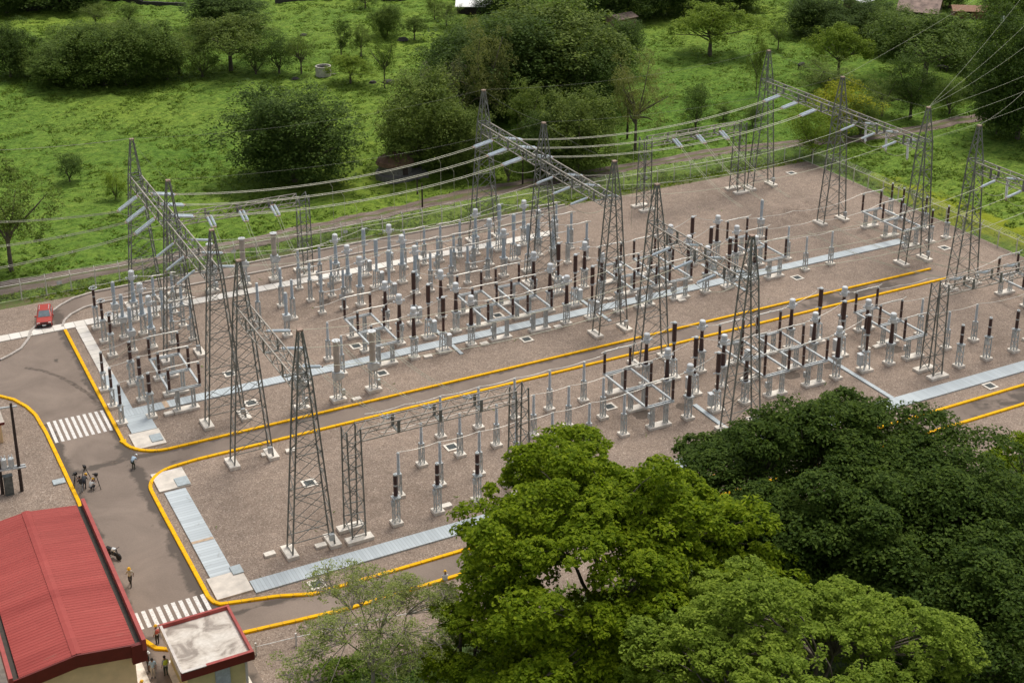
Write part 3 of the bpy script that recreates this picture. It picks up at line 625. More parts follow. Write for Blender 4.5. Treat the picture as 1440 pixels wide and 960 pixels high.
# back bay
trio(P_arrA, 26.35, Y1, 'ringed brown arrester on a lattice stand', 'three near the red pickup', 'ringed arresters')
trio(P_cvt, 28.57, Y1, 'blue-grey voltage transformer on square tank', 'three beside the ringed arresters', 'blue-grey voltage transformers')
gct = 'grey current transformers'
for x, wh in ((30.76, 'first back trio from the crossing road'), (55.58, 'back trio right of the paired first switches'), (62.7, 'back trio left of the second switches'), (74.7, 'back trio left of the last grey breakers'), (81.75, 'back trio beside the second gantry tower')):
    trio(P_ctg, x, Y1, 'white-headed grey current transformer', wh, gct)
gsw = 'grey two-post disconnectors'
for P, x, wh in ((P_gswl, 34.2, 'the trio under the first gantry'), (P_gsw, 52.1, 'the trio left of the first grey breakers'), (P_gsw, 66.1, 'the left trio between breakers'), (P_gsw, 71.1, 'the right trio between breakers'), (P_gsw, 85.25, 'the trio behind the second gantry tower')):
    trio(P, x, Y1, 'grey two-post disconnector pole', wh, gsw)
gbr = 'grey circuit breakers'
trio(P_brg, 59.3, Y1, 'tall grey breaker column with grey cabinet', 'the left grey breaker trio', gbr)
trio(P_brg, 78.16, Y1, 'tall grey breaker column with grey cabinet', 'the right grey breaker trio', gbr)
pb = 'single blue-grey posts by the first gantry'
P_postb.put((47.14, 149.2, 0), 'single blue-grey post between two grey switch trios, rear one', pb); P_postb.put((47.2, 145.3, 0), 'single blue-grey post between two grey switch trios, front one', pb); P_postb.put((43.35, 146.2, 0), 'single blue-grey post seen between the gantry legs', pb)
P_cvt.put((45.08, 141.2, 0), 'lone blue-grey voltage transformer on gravel before the white strip', 'blue-grey voltage transformers'); P_cvt.put((111.1, 141.1, 0), 'lone blue-grey voltage transformer on open gravel at the far end', 'blue-grey voltage transformers')
tr = 'thick tan coupling columns'
P_trap.put((41.1, 157.2, 0), 'thick tan column on grey tank beside the gantry peak', tr); P_trap.put((45.08, 157.15, 0), 'thick tan column on grey tank near the back road', tr); P_trap.put((49.06, 157.1, 0), 'thick tan column on grey tank next to the back bus gantry', tr)
P_trapw.put((40.7, 124.2, 0), 'thick pale tan column hidden behind the lattice tower legs', tr); P_trapw.put((44.7, 124.2, 0), 'thick pale tan column on gravel, left of the two clear ones', tr); P_trapw.put((48.78, 124.6, 0), 'thick pale tan column on gravel, right of the two clear ones', tr)
# middle bay
trio(P_arrS, 23.75, Y2, 'slim brown arrester beside the yellow kerb', 'the kerbside three', 'slim kerbside arresters')
trio(P_arrB, 26.71, Y2, 'thick brown arrester on wide lattice stand', 'three before the first disconnector', 'thick brown arresters')
SW = 'brown three-pole disconnectors'
for x, y, l in ((30.25, 133.45, 'brown three-pole disconnector nearest the crossing road'), (52.2, 133.45, 'brown three-pole disconnector behind the thick tan columns'), (66.2, 133.45, 'brown three-pole disconnector, left of the pair mid-bay'), (71.2, 133.45, 'brown three-pole disconnector, right of the pair mid-bay'),
    (85.4, 133.45, 'brown three-pole disconnector behind the second gantry tower legs'), (90.4, 133.45, 'brown three-pole disconnector between the two middle lattice towers'), (104.5, 133.45, 'brown three-pole disconnector at the far end of the middle bay'), (126.8, 133.45, 'brown three-pole disconnector around the far right tower'),
    (71.1, 108.45, 'brown three-pole disconnector in front bay, left end by pale posts'), (85.5, 108.45, 'brown three-pole disconnector in front bay behind the lattice tower'), (90.5, 108.45, 'brown three-pole disconnector in front bay, just right of the tower'), (104.3, 108.45, 'brown three-pole disconnector in front bay beside the right bus gantry'), (126.4, 108.6, 'brown three-pole disconnector at the far end of the front bay')):
    P_sw.put((x, y, 0), l, SW)
bct = 'brown current transformers'
for x, Y, wh in ((55.6, Y2, 'middle-bay trio left of the first breakers'), (62.55, Y2, 'middle-bay trio right of the first breakers'), (74.75, Y2, 'middle-bay trio left of the second breakers'), (81.8, Y2, 'middle-bay trio among the tower legs'), (94.2, Y2, 'middle-bay trio left of the third breakers'), (101.4, Y2, 'middle-bay trio right of the third breakers'),
    (74.6, Y3, 'front trio left of the first breakers'), (81.6, Y3, 'front trio right of the first breakers'), (93.55, Y3, 'front trio left of the last breakers'), (100.9, Y3, 'front trio right of the last breakers')):
    trio(P_ctb, x, Y, 'white-headed brown current transformer', wh, bct)
bbr = 'brown circuit breakers'
for x, Y, wh in ((59.15, Y2, 'the first middle-bay breaker trio'), (78.15, Y2, 'the middle-bay breaker trio by the tower'), (97.5, Y2, 'the last middle-bay breaker trio'), (78.05, Y3, 'the front-bay breaker trio by the first switch'), (97.5, Y3, 'the front-bay breaker trio across the lane')):
    trio(P_brb, x, Y, 'tall brown breaker with grey cabinet', wh, bbr, rz=math.pi*0.97 if Y is Y3 else 0.0)
po = 'slim pale posts'
for x, y, l in ((47.1, 133.4, 'slim pale post near the first tan columns, rear one'), (47.2, 129.5, 'slim pale post near the first tan columns, front one'), (42.97, 129.0, 'slim pale post behind the lattice tower head'), (109.6, 133.4, 'slim pale post right of the last middle disconnector'), (109.3, 129.4, 'slim pale post standing beside the far trench, left one'), (113.4, 129.45, 'slim pale post standing beside the far trench, right one'), (109.1, 104.4, 'slim pale post right of the right bus gantry, left one'), (113.3, 104.5, 'slim pale post right of the right bus gantry, right one'), (108.9, 108.4, 'slim pale post hidden by the right bus gantry column')):
    P_post.put((x, y, 0), l, po)
RWN = ('back row', 'second row', 'front row')
for r, (y, xs) in enumerate(((112.42, (50.9, 55.05, 59.1, 63.07, 67.07)), (108.45, (47.1, 51.05, 55.0, 59.05, 63.07, 67.05)), (104.5, (43.0, 47.15, 51.2, 55.1, 59.0, 63.05, 67.05)))):
    for i, x in enumerate(xs): P_post.put((x+jit(), y+jit(), 0), f'slim pale post in the front bay, {RWN[r]}, {ORD[i]} from the tower', po)
for x, l in ((41.05, 'thick brown arrester before the front trench, first by the tower'), (45.05, 'thick brown arrester before the front trench, middle one'), (49.0, 'thick brown arrester before the front trench, beside the tree'), (107.15, 'thick brown arrester beyond the big trees, first of three'), (111.19, 'thick brown arrester beyond the big trees, middle of three'), (115.28, 'thick brown arrester beyond the big trees, last of three')):
    P_arrB.put((x, 100.45, 0), l, 'thick brown arresters')
for x, y, l in ((132.6, 139.9, 'slim brown arrester behind the far disconnector by the fence'), (132.6, 137.6, 'slim brown arrester close to the side fence, rear'), (132.9, 133.5, 'slim brown arrester close to the side fence, middle'), (130.1, 129.4, 'slim brown arrester before the far tower, left of two'), (133.0, 129.5, 'slim brown arrester before the far tower, right of two')):
    P_arrR.put((x, y, 0), l, 'slim arresters by the side fence')
# small concrete blocks beside the stands
BL = 'small concrete blocks beside the stands'
def mk_block():
    mb = MB(); mb.box((0, 0, 0.1), (0.95, 0.6, 0.26)); o = mb.build('concrete_block', 'concrete'); return tag(o, '', 'block')
P_blk = Proto(mk_block)
for x, y, l in ((28.4, 129.3, 'small concrete block beside the nearest thick arrester'), (64.2, 133.0, 'small block right of the first brown transformers, rear'), (63.9, 129.0, 'small block right of the first brown transformers, front'), (57.0, 129.0, 'small block beside the tan columns, left of the trench duct'), (73.4, 129.1, 'small block before the second brown transformers'), (46.4, 123.4, 'small block beside the left clear tan column'), (75.9, 112.2, 'small block by the first front brown transformers'), (102.5, 108.2, 'small block beside the last front transformers, behind'), (82.8, 133.0, 'small block among the tower legs mid-bay'), (46.1, 100.9, 'small block by the middle front arrester'), (29.6, 101.0, 'small block beside the nearest tower foot'), (36.9, 116.6, 'small block right of the fourth tower foot'), (33.9, 100.2, 'small block under the nearest tower'), (34.6, 117.0, 'small block under the second front tower'), (90.2, 128.7, 'small block in front of the middle disconnector')):
    P_blk.put((x, y, 0), l, BL, random.uniform(-0.1, 0.1))
# ------------------------------------------------------------------ lattice gantry towers
ZB = 16.3; ZT = 20.5
def mk_tower():
    """legs in two narrow pairs, spread along x; origin on the ground at the centre"""
    t = thing('lattice_tower', '', 'tower')
    hx = lambda z: 1.92+(0.62-1.92)*min(z, ZB)/ZB if z <= ZB else 0.62+(0.16-0.62)*(z-ZB)/(ZT-ZB)
    hy = lambda z: 0.72+(0.62-0.72)*min(z, ZB)/ZB if z <= ZB else 0.62+(0.16-0.62)*(z-ZB)/(ZT-ZB)
    C = lambda sx, sy, z: (sx*hx(z), sy*hy(z), z)
    for sx in (-1, 1):
        pad(t, 1.0, 2.1, 0.32, sx*1.92, 0)
    for sx in (-1, 1):
        for sy in (-1, 1):
            mb = MB(); mb.bar(C(sx, sy, 0.28), C(sx, sy, ZB), 0.12); mb.build('leg', 'dark_steel', t)
    mb = MB()
    # narrow faces: zig-zag
    zs = [0.4+i*1.15 for i in range(14)]+[ZB]
    for sx in (-1, 1):
        for i in range(len(zs)-1):
            s = 1 if i % 2 else -1; mb.bar(C(sx, -s, zs[i]), C(sx, s, zs[i+1]), 0.06)
            if i % 3 == 0: mb.bar(C(sx, -1, zs[i]), C(sx, 1, zs[i]), 0.05)
    # wide faces: crossing diagonals and struts
    zw = [1.4, 3.6, 5.7, 7.7, 9.5, 11.1, 12.6, 13.9, 15.1, ZB]
    for sy in (-1, 1):
        for i in range(len(zw)-1):
            a, b = zw[i], zw[i+1]
            mb.bar(C(-1, sy, a), C(1, sy, b), 0.042); mb.bar(C(1, sy, a), C(-1, sy, b), 0.042)
            if i % 2 == 0: mb.bar(C(-1, sy, a), C(1, sy, a), 0.06)
        mb.bar(C(-1, sy, ZB), C(1, sy, ZB), 0.09)
    for sx in (-1, 1): mb.bar(C(sx, -1, ZB), C(sx, 1, ZB), 0.09)
    mb.build('bracing', 'dark_steel', t)
    mb = MB()
    for sx in (-1, 1):
        for sy in (-1, 1): mb.bar(C(sx, sy, ZB), C(sx, sy, ZT), 0.11)
    zp = [ZB+(ZT-ZB)*q for q in (0, 0.26, 0.5, 0.7, 0.86, 1.0)]
    for i in range(5):
        for (a, b) in (((-1, -1), (1, -1)), ((1, -1), (1, 1)), ((1, 1), (-1, 1)), ((-1, 1), (-1, -1))):
            if i % 2: a, b = b, a
            mb.bar(C(*a, zp[i]), C(*b, zp[i+1]), 0.05)
    mb.build('peak', 'dark_steel', t)
    mb = MB(); mb.box((0, 0, ZT+0.06), (0.46, 0.46, 0.14)); mb.build('cap_plate', 'rust_cap', t)
    mb = MB(); mb.box((1.55, -0.95, 1.2), (0.4, 0.32, 0.6)); mb.build('box', 'zinc', t)
    return t
P_tow = Proto(mk_tower)
TX = (33.1, 78.1, 123.4); TY = (157.4, 141.4, 125.3, 116.8, 100.4)
rown = ('first row by the zebra crossing', 'middle row', 'far row by the side fence'); tn = ('back one', 'second from back', 'third from back', 'fourth from back', 'front one')
for i, x in enumerate(TX):
    for j, y in enumerate(TY): P_tow.put((x, y, 0), f'peaked lattice tower, {rown[i]}, {tn[j]}' if not (i == 2 and j == 4) else 'grey lattice tower at the picture edge beyond the front bay', 'gantry lattice towers')
def mk_beam(L, nb):
    def f():
        t = thing('gantry_beam', '', 'gantry beam'); hw = 0.62; d = 1.25; z1, z0 = 0.0, -d; C = lambda sx, y, z: (sx*hw, y, z)
        mb = MB()
        for sx in (-1, 1):
            for z in (z0, z1): mb.bar(C(sx, 0, z), C(sx, L, z), 0.11 if z == z1 else 0.09)
        mb.build('chords', 'beam_steel', t); mb = MB(); n = int(L/1.05); h = L/n
        for i in range(n):
            a, b = i*h, (i+1)*h; q = i % 2
            for z in (z0, z1): mb.bar(C(-1 if q else 1, a, z), C(1 if q else -1, b, z), 0.05)
            for sx in (-1, 1): mb.bar(C(sx, a, z0 if q else z1), C(sx, b, z1 if q else z0), 0.05)
        mb.build('web', 'dark_steel', t)
        for k in range(3):
            y = L*(k+0.5)/3; mb = MB()
            for sx in (-1, 1): mb.box((sx*(hw+0.02), y, -d/2), (0.1, 0.28, d*1.0))
            mb.box((0, y, -d-0.02), (1.3, 0.28, 0.08)); mb.build('hanger_plate', 'dark_steel', t)
        return t
    return f
P_bm = [Proto(mk_beam(14.7, 3)), Proto(mk_beam(14.8, 3)), Proto(mk_beam(15.1, 3))]
bn = ('back span', 'second span', 'front span')
for i, x in enumerate(TX):
    for k, (ya, yb) in enumerate(((141.4, 157.4), (125.3, 141.4), (100.4, 116.8))):
        P_bm[k].put((x, ya+0.65, ZB-0.03), f'lattice crossbeam between tower heads, {rown[i]}, {bn[k]}', 'gantry crossbeams')
# ------------------------------------------------------------------ bus gantries
def mk_bus(h):
    def f():
        t = thing('bus_gantry', '', 'gantry'); W = 16.1
        for x in (0, W):
            c = []
            mb = MB(); hx, hy0, hy1 = 0.62, 1.0, 0.62
            C = lambda sx, sy, z: (x+sx*hx, sy*(hy0+(hy1-hy0)*z/h), z)
            for sx in (-1, 1):
                for sy in (-1, 1): mb.bar(C(sx, sy, 0.25), C(sx, sy, h), 0.115)
            n = 9
            for i in range(n):
                a, b = 0.4+(h-0.4)*i/n, 0.4+(h-0.4)*(i+1)/n; q = 1 if i % 2 else -1
                for sy in (-1, 1): mb.bar(C(q, sy, a), C(-q, sy, b), 0.055); mb.bar(C(-1, sy, a), C(1, sy, a), 0.05)
                for sx in (-1, 1): mb.bar(C(sx, q, a), C(sx, -q, b), 0.055)
            mb.build('column', 'dark_steel', t)
            for y in (-1.15, 1.15): pad(t, 2.4, 0.95, 0.3, x, y*0.9)
        mb = MB(); hw = 0.62; d = 1.15; B = lambda sx, y, z: (sx, y*hw, h-0.05+z)
        for y in (-1, 1):
            for z in (0, -d): mb.bar(B(0.64, y, z), B(W-0.64, y, z), 0.09)
        n = 15; hh = (W-1.28)/n
        for i in range(n):
            a, b = 0.64+i*hh, 0.64+(i+1)*hh; q = 1 if i % 2 else -1
            for z in (0, -d): mb.bar(B(a, q, z), B(b, -q, z), 0.045)
            for y in (-1, 1): mb.bar(B(a, y, 0 if i % 2 else -d), B(b, y, -d if i % 2 else 0), 0.045)
        mb.build('beam', 'beam_steel', t)
        for k in range(3):
            x = 4.1+3.95*k; mb = MB()
            for y in (-1, 1): mb.box((x, y*(hw+0.05), h-0.6), (0.26, 0.1, 1.1))
            mb.box((x, 0, h-1.16), (0.22, 2*hw+0.14, 0.08))
            mb.build('hanger_plate', 'dark_steel', t)
        return t
    return f
HB = 10.5
P_bus = Proto(mk_bus(HB))
for x, y, l in ((37.1, 157.6, 'low lattice bus gantry over the thick tan columns by the back road'), (103.2, 157.55, 'low lattice bus gantry at the far end on open gravel'), (37.2, 100.6, 'low lattice bus gantry beside the big trees, front bay'), (103.3, 100.6, 'low lattice bus gantry beyond the big trees, at the frame edge')):
    P_bus.put((x, y, 0), l, 'low bus gantries')
# ------------------------------------------------------------------ insulator strings and conductors
def mk_string(double, L, mat='string_glass'):
    def f():
        t = thing('insulator_string', '', 'insulator string'); prof = [(0.035, 0)]
        n = 18; x0 = 0.25; h = (L-0.5)/n
        for i in range(n): prof += [(0.08, x0+i*h), (0.165, x0+i*h+h*0.35), (0.155, x0+i*h+h*0.7), (0.08, x0+i*h+h*0.9)]
        prof.append((0.035, L))
        for y in ((-0.23, 0.23) if double else (0,)):
            mb = MB(); mb.lathe(prof, (0, y, 0), 8, 'x'); mb.build('disc_string', mat, t, False)
        for xx in (0.1, L-0.06): mb = MB(); mb.box((xx, 0, 0), (0.12, 0.6 if double else 0.2, 0.12)); mb.build('yoke', 'rust_cap', t)
        return t
    return f
SL = 2.9
P_str2 = Proto(mk_string(True, SL)); P_str1 = Proto(mk_string(False, 2.6)); P_strb = Proto(mk_string(True, 2.2)); P_strv = Proto(mk_string(False, 2.7, 'string_white'))
def string_at(P, p, d, label, group, L):
    d = Vector(d).normalized(); yaw = math.atan2(d.y, d.x); pit = -math.asin(d.z)
    P.put(p, label, group, rot=(0, pit, yaw)); return Vector(p)+d*L
def sag(p, q, s, n=14):
    p = Vector(p); q = Vector(q); return [p.lerp(q, i/n)-Vector((0, 0, 4*s*(i/n)*(1-i/n))) for i in range(n+1)]
def wire(label, runs, r=0.03, group='overhead conductors', name='conductor', mat='conductor', n=5, cat='conductor'):
    mb = MB()
    for pts in runs:
        for a, b in zip(pts, pts[1:]): mb.tube(a, b, r, n=n, cap=False)
    return tag(mb.build(name, mat), label, cat, group)
def twin(p, q, s, off=(0, 0.22, 0)):
    o = Vector(off); a = sag(p, q, s); runs = [[x+o for x in a], [x-o for x in a]]
    for k in (3, 6, 9, 12): runs.append([a[k]+o, a[k]-o])
    return runs
PH1, PH2, PH3 = (153.3, 149.4, 145.4), (137.4, 133.4, 129.4), (112.6, 108.6, 104.6)
sp = ('nearest its back tower', 'middle of three', 'nearest its front tower'); gn = ('first gantry', 'middle gantry', 'far gantry')
ends = {}
for i, x in enumerate(TX):
    for b, ph in enumerate((PH1, PH2, PH3)):
        for k, y in enumerate(ph):
            for sgn in (-1, 1):
                if b == 2 and i == 0 and sgn < 0: continue
                if b == 0 and i == 2 and sgn > 0: continue
                P, L = (P_str2, SL) if b == 0 else (P_str1, 2.6)
                steep = -0.62 if (i == 0 and sgn < 0) else -0.2
                d = (sgn, 0, steep); z = 15.15
                lab = f'{"double" if b == 0 else "single"} pale string on the {gn[i]} {bn[b]}, {"road" if sgn < 0 else "fence"} side, {sp[k]}'
                ends[i, b, k, sgn] = string_at(P, (x+sgn*0.72, y, z), d, lab, 'line insulator strings', L)
for i in (0, 1):
    for b in range(3):
        for k in range(3):
            p, q = ends[i, b, k, 1], ends[i+1, b, k, -1]
            lab = f'{"twin" if b == 0 else "single"} conductor from {gn[i]} to {gn[i+1]}, {bn[b]}, {sp[k]}'
            wire(lab, twin(p, q, 1.5) if b == 0 else [sag(p, q, 1.5)], 0.034 if b == 0 else 0.024)
            # jumper loop under the beam
for i in (0, 1, 2):
    for b in range(3):
        for k in range(3):
            if (i, b, k, -1) in ends and (i, b, k, 1) in ends: wire(f'slack jumper loop under the {gn[i]} {bn[b]}, {sp[k]}', [sag(ends[i, b, k, -1], ends[i, b, k, 1], 1.5, 10)], 0.026, 'jumper loops', 'jumper_loop', cat='jumper')
# lines leaving over the road at the left
for k, yy in enumerate((307, 341, 371)):
    p = ends[0, 0, k, -1]; q = at(0, yy, 12.3); q2 = p+(q-p)*2.2
    wire(f'twin line leaving the first gantry across the field, {sp[k]}', twin(p, Vector((q2.x, q2.y, q2.z+1.2)), 1.0), 0.034)
for k in range(3):
    p = ends[0, 1, k, -1]; q = Vector((24.0-0.5*k, p.y+1.5, 6.0)); wire(f'single tail line dropping left from first gantry second span, {sp[k]}', [sag(p, q, 0.8)], 0.024)
# earth wires on the peaks
E0 = 'earth wires between tower peaks'
def peak(i, j): return Vector((TX[i], TY[j], ZT+0.15))
wire('earth wire from the back left tower peak out over the field', [sag(peak(0, 0), at(-160, 212, 20.0), 0.6)], 0.026, E0)
for j, nm in ((0, 'back'), (1, 'second'), (3, 'fourth')):
    for i in (0, 1): wire(f'earth wire joining {nm} tower peaks, {gn[i]} to {gn[i+1]}', [sag(peak(i, j), peak(i+1, j), 1.2)], 0.010, E0, mat='earth_steel')
for i in range(3):
    wire(f'earth wire along the {gn[i]} peaks, back span', [sag(peak(i, 0), peak(i, 1), 0.5)], 0.010, E0, mat='earth_steel'); wire(f'earth wire along the {gn[i]} peaks, second span', [sag(peak(i, 1), peak(i, 2), 0.5)], 0.010, E0, mat='earth_steel')
# lines leaving at the upper right
wire('line from the far gantry second peak up to the picture corner', [sag(peak(2, 1), at(1440, -45, 24), 0.5)], 0.013, E0)
for k, (px, py, z) in enumerate(((1450, -20, 24), (1445, 32, 22), (1445, 63, 21))): wire(('upper', 'middle', 'lower')[k]+' line fanning from the far gantry third peak to the right', [sag(peak(2, 2), at(px, py, z), 0.5)], 0.013, E0)
for k in range(3):
    p = ends[2, 1, k, 1]; wire(f'line leaving far gantry second span to the right, {sp[k]}', [sag(p, p+Vector((60, 14, 3)), 1.5)], 0.015)
    p = ends[2, 2, k, 1]; wire(f'line leaving far gantry front span to the right, {sp[k]}', [sag(p, p+Vector((60, 6, 3)), 1.5)], 0.015)
wire('line from the far gantry fourth peak to the right edge', [sag(peak(2, 3), at(1445, 124, 22), 0.4)], 0.013, E0)
# hanging strings under the far gantry
for b, ph in ((1, PH2), (2, PH3)):
    for k, y in enumerate(ph): string_at(P_strv, (TX[2]+1.1, y, 15.0), (0.05, 0, -1), f'white string hanging plumb under the far gantry {bn[b]}, {sp[k]}', 'hanging strings', 2.5)
# bus gantry strings
for gx, gy, s, nm in ((37.1, 157.6, -1, 'back bus gantry'), (103.2, 157.55, -1, 'far bus gantry'), (37.2, 100.6, 1, 'front bus gantry'), (103.3, 100.6, 1, 'right bus gantry')):
    for k in range(3):
        x = gx+4.1+3.95*k; e = string_at(P_strb, (x, gy+s*0.72, HB-0.45), (0.02, s, -0.42), f'double pale string on the {nm}, {("first from its left column", "middle one", "last before its right column")[k]}', 'bus gantry strings', 2.2)
        q = Vector((x+0.1, 153.2, 5.3)) if s < 0 and gx > 60 else Vector((41.1+3.98*k, 157.2, 6.4)) if s < 0 else Vector((40.7+4.0*k, 124.2, 6.9)) if gx < 60 else Vector((x+2, 129.5, 5.2))
        if s < 0: q = Vector((x+0.4, 146.0 if gx < 60 else 141.0, 5.0))
        wire(f'slack twin line from {nm} string, {sp[k]}', twin(e, q, 0.8, (0.16, 0, 0)), 0.022)
# droppers from the back-bay conductors down to the apparatus
for i, xs in ((0, (55.6, 63.6, 70.0)), (1, (96.0,))):
    for k in range(3):
        p, q = ends[i, 0, k, 1], ends[i+1, 0, k, -1]
        for m, x in enumerate(xs):
            u = (x-p.x)/(q.x-p.x); z = p.lerp(q, u).z-4*1.5*u*(1-u)
            wire(f'thin dropper below the back conductors, {ORD[m]} along, {sp[k]}{" beyond the middle gantry" if i else ""}', [[Vector((x-0.4, PH1[k], z)), Vector((x, PH1[k], z-0.7)), Vector((x, PH1[k], 5.6 if not i else 1.2))]], 0.022, 'droppers', 'dropper')
# flexible bars linking the apparatus tops along each phase
LINKS = [('back bay', Y1, [(26.4, 5.4), (28.6, 5.4), (30.8, 5.7), (34.2, 5.2), (52.1, 5.2)][:4], ), ('back bay second run', Y1, [(50.3, 5.2), (55.6, 5.7), (59.3, 6.4), (62.7, 5.7), (66.1, 5.2), (71.1, 5.2), (74.7, 5.7), (78.2, 6.4), (81.8, 5.7), (87.2, 5.1)]),
    ('middle bay left run', Y2, [(23.8, 4.6), (26.7, 5.1), (28.6, 5.1)]), ('middle bay', Y2, [(47.1, 4.6), (50.6, 5.1), (55.6, 5.4), (59.2, 6.6), (62.6, 5.4), (66.2, 5.15), (71.2, 5.15), (74.8, 5.4), (78.2, 6.6), (81.8, 5.4), (85.4, 5.15), (90.4, 5.15), (94.2, 5.4), (97.5, 6.6), (101.4, 5.4), (104.5, 5.15), (109.5, 4.6), (113.4, 4.6), (125, 5.1)]),
    ('front bay', Y3, [(43.0, 4.6), (47.1, 4.6), (51.1, 4.6), (55.1, 4.6), (59.1, 4.6), (63.1, 4.6), (67.1, 4.6), (71.1, 5.15), (74.6, 5.4), (78.1, 6.6), (81.6, 5.4), (85.5, 5.15), (90.5, 5.15), (93.6, 5.4), (97.5, 6.6), (100.9, 5.4), (104.3, 5.15), (109.1, 4.6), (113.3, 4.6), (124.9, 5.1)])]
for nm, ys, nodes_ in LINKS:
    for y, pn in zip(ys, POSN):
        wire(f'thin connecting line between apparatus tops, {nm}, {pn} phase', [sag((a, y, za), (b, y, zb), 0.10+0.004*(b-a)**2, 6) for (a, za), (b, zb) in zip(nodes_, nodes_[1:])], 0.022, 'connecting lines', 'connecting_line', 'bus_tube', cat='connecting line')
# ------------------------------------------------------------------ buildings
def bmat():
    m, t, b = nodes('red_roof'); p = pos(t)
    n = noise(t, 0.35, 5, 0.6, pos(t, (0.25, 1.6, 1))); n2 = noise(t, 1.5, 4, 0.6, pos(t, (0.2, 3, 1)))
    c = ramp(t, n, [(0.3, (0.305, 0.054, 0.046)), (0.7, (0.385, 0.078, 0.065))]); c = mixc(t, ramp(t, n2, [(0.55, (0, 0, 0)), (0.75, (0.35, 0.35, 0.35))]), c, (0.46, 0.11, 0.085))
    sx = N(t, 'ShaderNodeSeparateXYZ'); t.links.new(p, sx.inputs[0]); wn = N(t, 'ShaderNodeTexWhiteNoise', noise_dimensions='1D'); t.links.new(math_(t, 'FLOOR', math_(t, 'DIVIDE', sx.outputs[1], 1.05)), wn.inputs['W'])
    c = mixc(t, 1.0, c, ramp(t, wn.outputs[0], [(0, (0.90, 0.92, 0.92)), (1, (1.10, 1.16, 1.16))]), 'MULTIPLY')
    rs = ramp(t, noise(t, 0.9, 5, 0.7, pos(t, (0.5, 2.2, 1))), [(0.62, (0, 0, 0)), (0.76, (0.5, 0.5, 0.5))]); c = mixc(t, rs, c, (0.33, 0.15, 0.11))
    t.links.new(c, b.inputs['Base Color']); b.inputs['Roughness'].default_value = 0.6; b.inputs['Specular IOR Level'].default_value = 0.15
    m, t, b = nodes('stained_roof'); p = pos(t)
    n = noise(t, 0.55, 6, 0.62, p, 0.6); n2 = noise(t, 3, 5, 0.65, p)
    c = ramp(t, n, [(0.38, (0.70, 0.65, 0.58)), (0.50, (0.58, 0.52, 0.45)), (0.58, (0.36, 0.31, 0.265)), (0.68, (0.25, 0.215, 0.185))])
    c = mixc(t, 1.0, c, ramp(t, n2, [(0.3, (0.85, 0.84, 0.82)), (0.7, (1.06, 1.06, 1.06))]), 'MULTIPLY')
    t.links.new(c, b.inputs['Base Color']); b.inputs['Roughness'].default_value = 0.85
bmat()
plain('red_trim', (0.38, 0.065, 0.052), 0.55, var=0.12, scale=1.5)
plain('maroon_fascia', (0.15, 0.013, 0.008), 0.55, var=0.12, scale=1.5)
plain('beige_wall', (0.80, 0.57, 0.31), 0.85, var=0.08, scale=1.0)
plain('olive_wall', (0.58, 0.50, 0.24), 0.85, var=0.08, scale=1.0)
plain('white_parapet', (0.62, 0.57, 0.52), 0.8, var=0.12, scale=2)
plain('gutter_dark', (0.055, 0.045, 0.035), 0.8)
plain('window_dark', (0.05, 0.06, 0.065), 0.2)
plain('door_grey', (0.42, 0.46, 0.48), 0.6)
